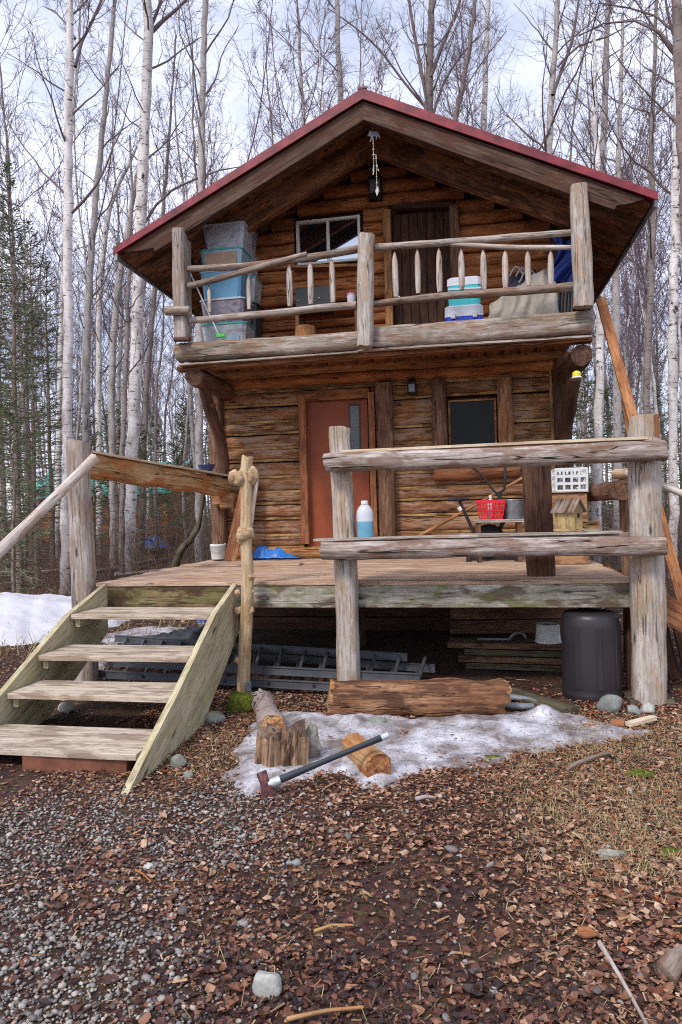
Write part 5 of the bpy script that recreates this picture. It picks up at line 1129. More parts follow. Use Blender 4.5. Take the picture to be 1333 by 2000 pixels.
def on_snow(n, poly_, s0, s1):
    Pn = np.array([(p[0], p[1]) for p in poly_]); x = rng.uniform(Pn[:, 0].min(), Pn[:, 0].max(), n); y = rng.uniform(Pn[:, 1].min(), Pn[:, 1].max(), n)
    ok = fbm(x, y, 3, 3)+rng.uniform(-.5, .5, n) > .12; x, y = x[ok], y[ok]; m = len(x); P = np.stack([x, y, gz(x, y)+.045+rng.uniform(0, .012, m)], -1)
    V, F, rep = scatter(lt, lf, P, rng.uniform(0, 6.28, m), rng.normal(0, .3, m), rng.uniform(0, 6.28, m), rng.uniform(s0, s1, (m, 1))*np.ones((m, 3))); return V, F, np.clip(rng.beta(1.6, 1.7, m)-.05, 0, 1)[rep]
V, F_, c_ = join([on_snow(300, [G(450, 1520), G(1200, 1400)], .006, .018), on_snow(600, [G(430, 1530), G(1250, 1395)], .003, .008), leaf_batch(9000, -6.5, -2.5, 2.0, 7.6, dl, .010, .030, bias, lt3, .2), leaf_batch(34000, -2.6, 2.6, 1.7, 5.8, dl, .006, .024, bias, lt3, .2), leaf_batch(20000, -2.6, 2.6, 1.7, 5.8, dl, .009, .028, bias, lt2), leaf_batch(11000, -2.6, 2.6, 1.7, 5.8, dl, .010, .026, bias), leaf_batch(60000, -2.6, 2.4, 1.7, 5.4, lambda x, y: np.clip(.25+.75*dl(x, y), 0, 1), .002, .008, lambda x, y: bias(x, y)-.05, lt3, .4), leaf_batch(2600, -2.0, 2.0, 1.7, 3.4, dl, .022, .036, bias, lt2), leaf_batch(16000, -6, 4.5, 5.6, 9, lambda x, y: .8+0*x, .012, .03, lambda x, y: -.12+0*x, lt2), leaf_batch(16000, -12, 7, 8.5, 20, lambda x, y: .8+0*x, .03, .05, lambda x, y: -.05+0*x)])
link('leaf_litter', np_mesh('leaf_litter', V, F_, [leafmat()], False, c_))['kind'] = 'stuff'
# gravel
import bmesh
bm = bmesh.new(); bmesh.ops.create_icosphere(bm, subdivisions=1, radius=1.0); st_v = np.array([v.co[:] for v in bm.verts]); st_f = np.array([[v.index for v in f.verts] for f in bm.faces]); bm.free()
bm = bmesh.new(); bmesh.ops.create_icosphere(bm, subdivisions=2, radius=1.0); st_v2 = np.array([v.co[:] for v in bm.verts]); st_f2 = np.array([[v.index for v in f.verts] for f in bm.faces]); bm.free()
def stones(n, x0, x1, y0, y1, dens, s0, s1, hi=False):
    x, y = sample(n, x0, x1, y0, y1, dens); m = len(x); r = s0+(s1-s0)*rng.beta(1.3, 3.2, m); P = np.stack([x, y, gz(x, y)+r*.25+rng.uniform(0, .008, m)], -1)
    tv, tf = (st_v2, st_f2) if hi else (st_v, st_f)
    sc_ = np.stack([r*rng.uniform(.9, 1.5, m), r*rng.uniform(.7, 1.1, m), r*rng.uniform(.45, .8, m)], -1)
    V, F, rep = scatter(tv, tf, P, rng.uniform(0, 6.28, m), rng.normal(0, .35, m), rng.uniform(0, 6.28, m), sc_)
    k = len(tv); jit = 1+.16*rng.uniform(-1, 1, (m*k, 1)); V = (V-P[rep])*jit+P[rep]
    return V, F, rng.uniform(0, 1, m)[rep]
def gravmat():
    t = NT('grey_gravel', .65, .35); r = t.attr('rnd'); n_ = t.noise(t.pos(), 90, 3, .6)
    c = t.ramp(r, [(0, S(88, 78, 74)), (.3, S(116, 110, 106)), (.55, S(142, 138, 134)), (.75, S(164, 158, 150)), (.9, S(184, 176, 164)), (1, S(136, 108, 92))])
    t.col(t.mix(t.ramp(n_, [(.42, .0), (.7, .4)]), c, S(70, 64, 62))); return t.m
M_GRAV = gravmat()
V, F_, c_ = join([stones(34000, -3.8, .2, 1.75, 4.5, gravel_d, .003, .0115), stones(6000, -3.8, .2, 1.75, 4.5, gravel_d, .007, .018), stones(2500, -1.6, .9, 1.75, 4.0, lambda x, y: .6+0*x, .003, .010)])
link('gravel', np_mesh('gravel', V, F_, [M_GRAV], True, c_))['kind'] = 'stuff'
V, F_, c_ = stones(260, -1.2, 1.6, 1.8, 4.2, lambda x, y: .6+0*x, .006, .026, True)
link('loose_pebbles', np_mesh('loose_pebbles', V, F_, [M_GRAV], True, c_))['kind'] = 'stuff'
# wood chips and straw
ct_v = np.array([(-1, -.16, 0), (1, -.10, 0), (1, .12, 0), (-1, .14, 0), (-.95, -.12, .12), (.9, -.05, .10), (.92, .08, .10), (-.9, .1, .12)]); ct_f = np.array([(0, 3, 2, 1), (4, 5, 6, 7), (0, 1, 5, 4), (1, 2, 6, 5), (2, 3, 7, 6), (3, 0, 4, 7)])
def chips(n, x0, x1, y0, y1, dens, s0, s1):
    x, y = sample(n, x0, x1, y0, y1, dens); m = len(x); r = s0+(s1-s0)*rng.beta(1.1, 3.2, m); P = np.stack([x, y, gz(x, y)+.016+rng.uniform(0, .01, m)], -1)
    V, F, rep = scatter(ct_v, ct_f, P, rng.uniform(0, 6.28, m), rng.normal(0, .15, m), rng.uniform(0, 6.28, m), np.stack([r, np.minimum(r*rng.uniform(.5, 1.6, m), .04), r*.5+.006], -1)); return V, F, rng.uniform(0, 1, m)[rep]
def chipmat():
    t = NT('wood_chips', .7, .3); r = t.attr('rnd'); n_ = t.noise(t.pos(), 120, 3, .6)
    t.col(t.mix(t.ramp(n_, [(.4, .0), (.7, .5)]), t.ramp(r, [(0, S(86, 60, 44)), (.4, S(140, 100, 68)), (.7, S(178, 138, 98)), (.92, S(204, 172, 134)), (1, S(60, 44, 38))]), S(66, 48, 38))); return t.m
V, F_, c_ = join([chips(1500, -2.2, 1.8, 1.8, 4.6, lambda x, y: .5+.0*x, .008, .05), chips(500, -5, 3, 4.6, 8, lambda x, y: .5+.0*x, .02, .08)])
link('wood_chips', np_mesh('wood_chips', V, F_, [chipmat()], False, c_))['kind'] = 'stuff'
# dry grass: thin blades lying over the leaves
def blades(n, x0, x1, y0, y1, dens, L0, L1, w_, lay=.25, cl=0):
    x, y = sample(n, x0, x1, y0, y1, dens); m = len(x)
    L_ = rng.uniform(L0, L1, m); yaw = rng.uniform(0, 6.28, m); el = np.abs(rng.normal(lay, .3, m)); z0 = gz(x, y)+.012
    d = np.stack([np.cos(yaw)*np.cos(el), np.sin(yaw)*np.cos(el), np.sin(el)], -1); sd = np.stack([-np.sin(yaw), np.cos(yaw), 0*yaw], -1)*w_
    P0 = np.stack([x, y, z0], -1); P1 = P0+d*L_[:, None]*.5+np.array([0, 0, .01]); P2 = P0+d*L_[:, None]; P2[:, 2] = z0+(P2[:, 2]-z0)*.6; P2 += rng.normal(0, .01, (m, 3))
    V = np.stack([P0-sd, P0+sd, P1-sd*.9, P1+sd*.9, P2-sd*.2, P2+sd*.2], 1).reshape(-1, 3); f = np.array([(0, 1, 3, 2), (2, 3, 5, 4)]); F = (f[None]+(np.arange(m)*6)[:, None, None]).reshape(-1, 4)
    return V, F, np.repeat(rng.uniform(0, 1, m), 6)
def strawmat():
    t = NT('dry_grass', .8, .2); r = t.attr('rnd'); t.col(t.ramp(r, [(0, S(108, 84, 58)), (.4, S(160, 136, 98)), (.8, S(190, 172, 132)), (1, S(120, 122, 66))])); return t.m
V, F_, c_ = join([blades(38000, -2.4, 2.4, 2.4, 5.7, straw_d, .02, .085, .0010, .12), blades(5000, -.4, 1.8, 3.0, 5.2, lambda x, y: straw_d(x, y)*(fbm(x, y, 5, 2) > .1), .03, .07, .0012, .5), blades(900, -1.2, 1.6, 1.9, 3.4, lambda x, y: .4+0*x, .03, .09, .0012), blades(5000, -9, -2.5, 7, 14, lambda x, y: .5+0*x, .1, .5, .003, .7)])
link('dry_grass', np_mesh('dry_grass', V, F_, [strawmat()], False, c_))['kind'] = 'stuff'

# ------------------------------------------------------------------ SNOW
def snowmat(name, dirt):
    t = NT(name, .55, .3); p = t.pos(); n1 = t.noise(p, 5, 6, .7); n2 = t.noise(p, 45, 4, .7); n3 = t.noise(p, 1.8, 4, .6)
    c = t.mix(t.ramp(t.math('ADD', t.math('MULTIPLY', n1, .6), t.math('MULTIPLY', n3, .4)), [(.37, 0.0), (.57, dirt)]), S(212, 212, 220), S(116, 106, 104))
    c = t.mix(t.ramp(n2, [(.54, 0.0), (.68, dirt)]), c, S(104, 84, 76)); t.col(c); t.b.inputs['Subsurface Weight'].default_value = .15; t.b.inputs['Subsurface Radius'].default_value = (.03, .04, .06)
    t.bump(t.math('ADD', n1, t.math('MULTIPLY', n2, .4)), .5, .03); return t.m
def snow(name, label, poly_, hmax, mat, edge=.25, step=.03, rough=.03, zoff=0.0, bumps=(), carve=0.0):
    Pn = np.array([(p[0], p[1]) for p in poly_]); x0, y0 = Pn.min(0)-.15; x1, y1 = Pn.max(0)+.15
    xs = np.arange(x0, x1, step); ys = np.arange(y0, y1, step); X, Y = np.meshgrid(xs, ys, indexing='ij')
    px_, py_ = X+.05*fbm(X, Y, 7, 3), Y+.05*fbm(X+4, Y, 7, 3)
    ins = np.zeros(X.shape, bool); px_ = px_+carve*fbm(X, Y, 9, 4); py_ = py_+carve*fbm(X+7, Y+3, 9, 4); dist = np.full(X.shape, 1e9); n = len(Pn)
    for i in range(n):
        a = Pn[i]; b = Pn[(i+1) % n]; c1 = ((a[1] > py_) != (b[1] > py_)); xi = (b[0]-a[0])*(py_-a[1])/(b[1]-a[1]+1e-9)+a[0]; ins ^= c1 & (px_ < xi)
        e = b-a; t = np.clip(((px_-a[0])*e[0]+(py_-a[1])*e[1])/(e@e), 0, 1); dist = np.minimum(dist, np.hypot(px_-a[0]-t*e[0], py_-a[1]-t*e[1]))
    d = np.where(ins, dist, -dist); h = np.where(d > 0, hmax*(1-np.exp(-np.maximum(d, 0)/edge)), d*.6)+np.where(d > 0, rough*fbm(X, Y, 6, 4)*np.minimum(1, np.maximum(d, 0)/.1), 0)
    for (bx_, by_, br, bh_) in bumps: h = h+bh_*np.exp(-((X-bx_)**2+(Y-by_)**2)/br**2)*(d > -.02)
    Z = gz(X, Y)+h+.012+zoff; keep = d > -.07; idx = np.arange(X.size).reshape(X.shape)
    F = np.stack([idx[:-1, :-1], idx[1:, :-1], idx[1:, 1:], idx[:-1, 1:]], -1).reshape(-1, 4); kf = keep.ravel()[F].all(1); F = F[kf]
    used = np.unique(F); re = -np.ones(X.size, int); re[used] = np.arange(len(used))
    o = link(name, np_mesh(name, np.stack([X, Y, Z], -1).reshape(-1, 3)[used], re[F], [mat])); o['kind'] = 'stuff'; o['label'] = label; return o
g2 = lambda l: [G(a, b)[:2] for a, b in l]
MS1 = snowmat('dirty_snow', 1.0); MS2 = snowmat('clean_snow', .15)
p_ = lambda x, y: (G(x, y).x, G(x, y).y)
snow('snow', 'long patch of melting grey snow in front of the squared timber', g2([(425, 1515), (470, 1462), (500, 1412), (560, 1392), (645, 1400), (800, 1402), (985, 1396), (1060, 1388), (1130, 1405), (1262, 1432), (1170, 1448), (1060, 1466), (960, 1490), (880, 1502), (790, 1505), (760, 1540), (725, 1548), (700, 1515), (640, 1505), (560, 1530), (500, 1545)]), .022, MS1, .07, .018, .026, carve=.09, bumps=[(*p_(1065, 1405), .10, .085), (*p_(925, 1400), .05, .08), (*p_(600, 1420), .12, .05), (*p_(690, 1420), .10, .05), (*p_(1000, 1425), .2, .03)])
snow('snow', 'large bank of clean white snow beyond the stairs on the left', [(-6.6, 7.35), (-5.6, 7.8), (-5.15, 8.5), (-5.0, 9.2), (-5.2, 10.0), (-5.8, 10.8), (-7.5, 11.3), (-10.5, 11), (-11, 8.5), (-8.5, 7.2)], .50, MS2, .9, .05, .05)
snow('snow', 'thin strip of grey snow seen through the stair treads', g2([(190, 1240), (300, 1225), (380, 1230), (340, 1250), (210, 1262)]), .03, MS1, .1, .04, .02)
snow('snow', 'small icy snow patch on the ground behind the left stair side', g2([(70, 1345), (130, 1300), (205, 1285), (215, 1300), (150, 1340), (90, 1365)]), .03, MS1, .1, .03, .02)

# ------------------------------------------------------------------ TREES
class TB:
    """fast ring builder for trees"""
    def __init__(s): s.V = []; s.F = []; s.Gp = []; s.Rn = []; s.n = 0
    def tube(s, P, r, k, rn, gp0=None, rg=None):
        P = np.asarray(P, float); n = len(P); r = np.asarray(r, float)
        T = np.gradient(P, axis=0); T /= np.linalg.norm(T, axis=1, keepdims=True)+1e-9
        up = np.array([1.0, .2, 0]) if abs(T[0][2]) > .7 else np.array([0, 0, 1.0])
        A = np.cross(T, up); A /= np.linalg.norm(A, axis=1, keepdims=True)+1e-9; B = np.cross(T, A)
        a = np.arange(k)*2*np.pi/k; ca, sa = np.cos(a), np.sin(a)
        rr = r[:, None] if rg is None else r[:, None]*rg
        V = P[:, None, :]+A[:, None, :]*(ca[None, :]*rr)[:, :, None]+B[:, None, :]*(sa[None, :]*rr)[:, :, None]
        s_ = np.concatenate([[0], np.cumsum(np.linalg.norm(np.diff(P, axis=0), axis=1))]); off = 0 if gp0 is None else gp0
        g = np.stack([np.repeat(s_+off, k), (ca[None, :]*rr*1.0).ravel()+off, (sa[None, :]*rr).ravel()], -1)
        i = np.arange(n-1)[:, None]*k; j = np.arange(k)[None, :]; j2 = (j+1) % k
        F = np.stack([i+j, i+j2, i+k+j2, i+k+j], -1).reshape(-1, 4)+s.n
        s.V.append(V.reshape(-1, 3)); s.F.append(F); s.Gp.append(g); s.Rn.append(np.repeat(np.asarray(rn)*np.ones(n), k)); s.n += n*k
    def mesh(s, name, mats, smooth=True): return np_mesh(name, np.concatenate(s.V), np.concatenate(s.F), mats, smooth, np.concatenate(s.Rn), np.concatenate(s.Gp))
def limb(rg_, p, d, L, r, n, up=.15, wig=.12):
    P = [np.array(p, float)]; d = np.array(d, float); d /= np.linalg.norm(d)
    for i in range(n):
        d = d+rg_.normal(0, wig, 3)+np.array([0, 0, up]); d /= np.linalg.norm(d); P.append(P[-1]+d*L/n)
    return np.array(P), d
def crown(tb, rg_, path, rad, start=.3, n1=24, spread=.75, L1=2.6, lv2=6, lv3=5, thin=.004, tmul=1.0, up1=.10):
    """bare ascending branches on a trunk path; branch, side branch, twigs"""
    path = np.asarray(path, float); seg = np.concatenate([[0], np.cumsum(np.linalg.norm(np.diff(path, axis=0), axis=1))]); H = seg[-1]
    def at(s_): return np.array([np.interp(s_, seg, path[:, q]) for q in range(3)]), np.interp(s_, seg, rad)
    for b in range(n1):
        t = start+(1-start)*((b+rg_.uniform(0, 1))/n1); p, r = at(t*H); az = b*2.4+rg_.uniform(-.5, .5)
        el = rg_.uniform(.5, 1.05); d = np.array([np.cos(az)*np.cos(el), np.sin(az)*np.cos(el), np.sin(el)])
        L = L1*(1.15-.75*(t-start)/(1-start))*rg_.uniform(.55, 1.15); r1 = min(r*.34, .008*L+.007)*tmul
        P, dd = limb(rg_, p, d, L, r1, 7, up1, .16*spread); n = len(P); R1 = np.linspace(r1, max(thin*1.1, r1*.25), n); tb.tube(P, R1, 5, .95)
        for c in range(lv2):
            k = rg_.integers(1, n-1) if c else n-2; a2 = rg_.uniform(0, 6.28); q = P[k]; dl_ = P[k+1]-P[k]; dl_ /= np.linalg.norm(dl_)
            d2 = dl_*1.0+rg_.normal(0, .55, 3)*1.0+np.array([0, 0, .12]); L2 = L*rg_.uniform(.25, .5); r2 = max(thin, R1[k]*.5)
            P2, _ = limb(rg_, q, d2, L2, r2, 5, .05, .2); tb.tube(P2, np.linspace(r2, thin*.8, 6), 3, .97)
            for e_ in range(lv3):
                k2 = rg_.integers(1, 6) if e_ else 4; k2 = min(k2, 5); q2 = P2[k2]; d3 = (P2[k2]-P2[k2-1]); d3 = d3/np.linalg.norm(d3)+rg_.normal(0, .6, 3); P3, _ = limb(rg_, q2, d3, L2*rg_.uniform(.3, .7), thin, 3, -.02, .22); tb.tube(P3, [thin*.8, thin*.7, thin*.6, thin*.45], 3, 1.0)
def trunk_mesh(path, rad, seed, mat, k=12, name='trunk', gn=0.06):
    rg_ = np.random.default_rng(seed); path = np.asarray(path, float)
    # resample
    seg = np.concatenate([[0], np.cumsum(np.linalg.norm(np.diff(path, axis=0), axis=1))]); n = max(8, int(seg[-1]/.35)); s_ = np.linspace(0, seg[-1], n)
    # smooth interpolation
    P = np.stack([np.interp(s_, seg, path[:, q]) for q in range(3)], -1)
    for _ in range(3): P[1:-1] = (P[:-2]+2*P[1:-1]+P[2:])/4
    P[1:-1] += rg_.normal(0, .012, (n-2, 3))*np.array([1, 1, 0]); r = np.interp(s_, seg, rad)*(1+rg_.normal(0, .02, n))
    tb = TB(); hz = np.clip(P[:, 2]/14, 0, 1); tb.tube(P, r, k, hz*.8, rg_.uniform(0, 99), 1+rg_.normal(0, gn*.5, (n, k))); return tb.mesh(name, [mat]), P, r
def add_tree(name, label, cat, base, tm, cm, group=None, limbs=None):
    e = empty(name, base, label, cat, group); t = link('trunk', tm); t.parent = e
    if cm: c = link('branches', cm); c.parent = e
    return e
# --- hero trees: traced trunk line, own distance; numbers are (photo x, photo y, width px)
HERO = [
 ('large white birch left of the cabin with smooth bright bark, nearest to the front', 13.1, [(128, 1165, 25), (131, 1000, 23), (133, 860, 21), (135, 640, 20), (138, 420, 19), (141, 250, 19), (148, 110, 15), (152, 0, 13), (160, -200, 10), (166, -520, 5)], 'W', .42, 16, 2.4),
 ('thick white birch rising just left of the cabin eave, forked near the top', 17.5, [(246, 1125, 34), (252, 1020, 30), (258, 900, 26), (266, 740, 25), (272, 560, 24), (279, 400, 24), (287, 230, 21), (294, 110, 20), (297, 50, 19), (285, -150, 11), (270, -450, 5)], 'W', .5, 16, 3.0),
 ('slim grey birch between the two big white birches, leaning slightly right', 20, [(163, 1120, 15), (166, 900, 14), (171, 640, 14), (178, 480, 13), (190, 330, 12), (204, 180, 10), (214, 60, 9), (222, -60, 7), (232, -300, 3)], 'G', .35, 16, 2.6),
 ('pale birch standing behind the left roof slope, straight and mottled', 17, [(388, 1090, 16), (390, 600, 15), (391, 390, 14), (391, 200, 13), (394, 0, 12), (398, -250, 8), (400, -500, 4)], 'G', .45, 16, 2.6),
 ('pale crooked birch leaning right behind the slim grey birch', 24, [(196, 1110, 13), (192, 800, 12), (193, 620, 12), (198, 520, 12), (207, 420, 11), (222, 370, 8), (240, 330, 7), (262, 280, 4)], 'W', .4, 12, 2.4),
 ('bent birch left of the big forked birch, leaning to the right above', 19, [(222, 1110, 15), (220, 900, 14), (219, 760, 14), (222, 640, 14), (230, 560, 13), (241, 505, 12), (262, 380, 9), (286, 250, 5)], 'G', .4, 14, 2.6),
 ('dark thin tree right beside the big forked birch', 16, [(236, 1115, 12), (240, 850, 11), (244, 700, 10), (247, 560, 9), (244, 500, 8), (250, 380, 6), (240, 250, 4)], 'D', .45, 12, 2.0),
 ('grey leaning trunk between the big forked birch and the cabin', 21, [(276, 1100, 14), (282, 850, 12), (290, 700, 11), (303, 548, 10), (318, 400, 8), (330, 240, 5), (340, 60, 3)], 'D', .45, 14, 2.4),
 ('pale slender birch just behind and left of the largest front birch', 23, [(112, 1100, 13), (114, 850, 12), (116, 600, 11), (119, 440, 10), (116, 330, 9), (122, 150, 6), (126, -60, 3)], 'W', .4, 16, 2.6),
 ('old multi-stemmed tree above the right of the ridge, dark upper limbs', 22, [(838, 1100, 24), (838, 500, 21), (838, 215, 18), (839, 120, 15), (843, 0, 12), (846, -250, 6)], 'D', .55, 20, 3.4),
 ('straight mottled birch above the left of the ridge', 21, [(668, 1100, 14), (667, 500, 13), (665, 190, 11), (660, 60, 10), (658, -60, 8), (660, -320, 4)], 'G', .4, 16, 2.6),
 ('pale straight birch above the right roof slope', 25, [(948, 1100, 13), (946, 500, 12), (945, 240, 11), (952, 60, 9), (958, -150, 6), (960, -350, 3)], 'W', .4, 14, 2.4),
 ('brown leaning tree above the right roof slope, curving left', 20, [(870, 1100, 12), (876, 500, 11), (887, 240, 10), (916, 120, 8), (930, 0, 7), (940, -200, 4)], 'D', .4, 14, 2.4),
 ('forked dark birch above the right part of the roof', 18, [(1062, 1110, 17), (1066, 600, 15), (1072, 290, 13), (1080, 190, 12), (1088, 80, 10), (1098, -60, 8), (1110, -300, 4)], 'G', .45, 18, 3.2),
 ('twin mottled birch stem between the forked birch and the right eave', 20, [(1170, 1120, 14), (1174, 700, 13), (1176, 350, 12), (1181, 200, 11), (1184, 40, 9), (1190, -250, 4)], 'G', .4, 16, 2.4),
 ('mottled birch just right of the cabin eave, seen behind the leaning board', 17, [(1208, 1130, 17), (1206, 800, 15), (1204, 520, 13), (1210, 330, 10), (1216, 200, 8), (1224, 0, 5)], 'G', .5, 14, 2.4),
 ('white birch trunk close behind the leaning board on the right', 15, [(1164, 1140, 19), (1168, 900, 16), (1171, 700, 14), (1172, 560, 13), (1170, 400, 12), (1160, 250, 9), (1156, 80, 5)], 'W', .55, 10, 2.2),
 ('dark wavy birch on the right between two pale trunks', 16, [(1262, 1130, 14), (1262, 900, 13), (1266, 700, 12), (1272, 560, 11), (1276, 430, 11), (1270, 300, 9), (1280, 120, 7), (1284, -60, 5)], 'D', .45, 16, 2.4),
 ('pale mottled birch near the right edge, straight and tall', 15, [(1316, 1140, 18), (1315, 860, 15), (1314, 620, 15), (1318, 400, 14), (1322, 200, 12), (1322, 0, 11), (1326, -250, 6)], 'W', .5, 16, 2.8),
 ('thick brownish birch cut by the right edge of the picture', 10, [(1352, 1200, 26), (1352, 800, 24), (1345, 500, 22), (1332, 260, 20), (1318, 90, 18), (1311, 0, 16), (1306, -200, 12), (1300, -500, 6)], 'D', .5, 14, 2.6),
]
BM = {'W': B_WHITE, 'G': B_GREY, 'D': B_DARK}
def hero(i, h):
    label, Yd, pts, mk, st, n1, L1 = h
    P = [Q(x, y, Yd) for x, y, w_ in pts]; r = [w_*Yd/2666 for x, y, w_ in pts]
    b = Vector((P[0].x, Yd, float(gz(P[0].x, Yd))-.05))
    if P[0].z > b.z+.02: P = [b]+P; r = [r[0]*1.1]+r
    else: P[0].z = b.z
    lp = [(p-b)[:] for p in P]
    rg_ = np.random.default_rng(100+i); lp = np.array(lp); lp[:, 1] += np.linspace(0, 1, len(lp))**2*rg_.normal(0, .4)
    tm, PP, rr = trunk_mesh(lp, r, i, BM[mk], 14)
    tb = TB(); crown(tb, rg_, PP, rr, st, n1, .8, L1, 5, 5, .0042, 1.0)
    return b, tm, tb, PP, rr, rg_
for i, h in enumerate(HERO):
    b, tm, tb, PP, rr, rg_ = hero(i, h)
    # named forks drawn from the photograph
    forks = {0: [[(147, 130, 9), (160, 80, 8), (178, 45, 7), (196, 5, 6), (205, -60, 4)], [(147, 75, 6), (128, 45, 5), (108, 22, 4), (85, 12, 2)]],
             1: [[(298, 60, 12), (320, 38, 9), (348, 15, 7), (375, -12, 6), (400, -60, 4)], [(296, 50, 9), (308, 20, 7), (320, -20, 6), (330, -90, 3)], [(283, 435, 7), (305, 400, 7), (335, 372, 6), (385, 348, 5), (430, 332, 4), (470, 325, 2)]],
             9: [[(836, 205, 9), (822, 130, 8), (804, 30, 7), (795, -50, 6), (788, -200, 3)], [(842, 150, 9), (862, 95, 8), (885, 40, 6), (905, -20, 5), (925, -120, 3)], [(832, 210, 6), (790, 160, 6), (740, 95, 5), (690, 50, 4), (640, 15, 2)], [(846, 225, 7), (868, 160, 6), (900, 110, 5), (935, 70, 3)]],
             13: [[(1080, 185, 9), (1100, 130, 8), (1118, 80, 7), (1128, 20, 5), (1140, -60, 3)], [(1076, 250, 5), (1050, 300, 4), (1000, 330, 3), (960, 345, 2)], [(1090, 130, 5), (1130, 90, 5), (1190, 70, 4), (1240, 40, 3), (1270, 10, 2)]],
             19: [[(1320, 100, 8), (1290, 62, 6), (1240, 40, 5), (1180, 45, 4), (1130, 70, 3)], [(1316, 60, 6), (1280, 30, 5), (1230, 15, 4), (1170, 5, 3)]],
             12: [[(893, 225, 4), (905, 180, 3), (950, 110, 3), (990, 60, 2)]]}.get(i, [])
    for f in forks:
        FP = [np.array((Q(x, y, h[1]+.15*k)-b)[:]) for k, (x, y, _) in enumerate(f)]; fr_ = [w_*h[1]/2666*.8 for _, _, w_ in f]
        FP = np.array([np.array(p[:]) for p in respath([Vector(p) for p in FP], .35)]); fr2 = np.interp(np.linspace(0, 1, len(FP)), np.linspace(0, 1, len(fr_)), fr_)
        tb.tube(FP, fr2, 8, .8); crown(tb, rg_, FP, fr2, .15, 9, .8, 1.7, 4, 4, .0042)
    add_tree('birch_tree', h[0], 'birch tree', b, tm, tb.mesh('branches', [M_BRANCH]))
# --- generic birches, copied
protos = []
for k in range(9):
    rg_ = np.random.default_rng(300+k); H = rg_.uniform(13, 19); n = 9; x = np.cumsum(rg_.normal(0, .16, n)); y = np.cumsum(rg_.normal(0, .16, n)); lean = rg_.normal(0, .035, 2); z = np.linspace(0, H, n)
    P = np.stack([x-x[0]+lean[0]*z, y-y[0]+lean[1]*z, z], -1); r0 = rg_.uniform(.055, .105); r = r0*(1-np.linspace(0, 1, n)*.88)
    tm, PP, rr = trunk_mesh(P, r, 50+k, [B_WHITE, B_GREY, B_DARK][k % 3], 8)
    tb = TB(); crown(tb, rg_, PP, rr, rg_.uniform(.2, .45), 26, .9, 2.6, 6, 5, .0058, 1.0)
    if k % 2: # forked
        q = PP[len(PP)//2]; FP, _ = limb(rg_, q, (rg_.normal(0, .4), rg_.normal(0, .4), 1), H*.45, .05, 8, .1, .06); fr_ = np.linspace(rr[len(PP)//2]*.7, .012, 9); tb.tube(FP, fr_, 6, .8); crown(tb, rg_, FP, fr_, .2, 12, .9, 2, 5, 4, .0055)
    protos.append((tm, tb.mesh('branches', [M_TWIG])))
KIND = ['pale', 'grey', 'dark']
spots = []
def far_enough(x, y, d): return all((x-a)**2+(y-b_)**2 > d*d for a, b_ in spots)
heroxy = [(Q(h[2][0][0], 1100, h[1]).x, h[1]) for h in HERO]; spots += heroxy
rb = random.Random(21)
def cop(me_t, me_c, name, label, cat, group, loc, rz, s_):
    e = bpy.data.objects.new(name, None); COL.objects.link(e); e.location = loc; e.rotation_euler = (0, 0, rz); e.scale = (s_, s_, s_*rb.uniform(.92, 1.1)); tag(e, label, cat, group)
    t = bpy.data.objects.new('trunk', me_t); COL.objects.link(t); t.parent = e
    c = bpy.data.objects.new('branches', me_c); COL.objects.link(c); c.parent = e
picks = []; tries = 0
while len(picks) < 185 and tries < 9000:
    tries += 1; near = len(picks) < 42
    dd = rb.uniform(17, 30) if near else rb.uniform(26, 62)
    px_ = rb.uniform(-60, 1400); d = ray(px_, 1000); x, y = d.x/d.y*dd, dd
    if not far_enough(x, y, 1.1 if near else 1.4): continue
    if near and 420 < px_ < 1120 and rb.random() < .35: continue
    if near and px_ < 340 and rb.random() < .5: continue
    spots.append((x, y)); picks.append((px_, x, y, rb.randrange(9), dd < 30))
ORD = 'first second third fourth fifth sixth seventh eighth ninth tenth eleventh twelfth thirteenth fourteenth fifteenth sixteenth seventeenth eighteenth nineteenth twentieth'.split(); ORD += ['twenty-'+o for o in ORD[:9]]+['thirtieth']+['thirty-'+o for o in ORD[:9]]+['fortieth']
seen_ = {}
for px_, x, y, k, near in sorted(picks):
    side = 'left of the cabin' if px_ < 340 else ('right of the cabin' if px_ > 1150 else 'behind the cabin roof')
    kd = KIND[k % 3]; grp = '%s %s background birches %s' % ('near' if near else 'farther', kd, side); i_ = seen_.get(grp, 0); seen_[grp] = i_+1
    lab = '%s birch, %s from left of the %s ones %s' % (kd, ORD[i_], 'nearer' if near else 'farther', side)
    cop(protos[k][0], protos[k][1], 'birch_tree', lab, 'birch tree', grp, (x, y, float(gz(x, y))-.05), rb.uniform(0, 6.28), rb.uniform(.8, 1.2))

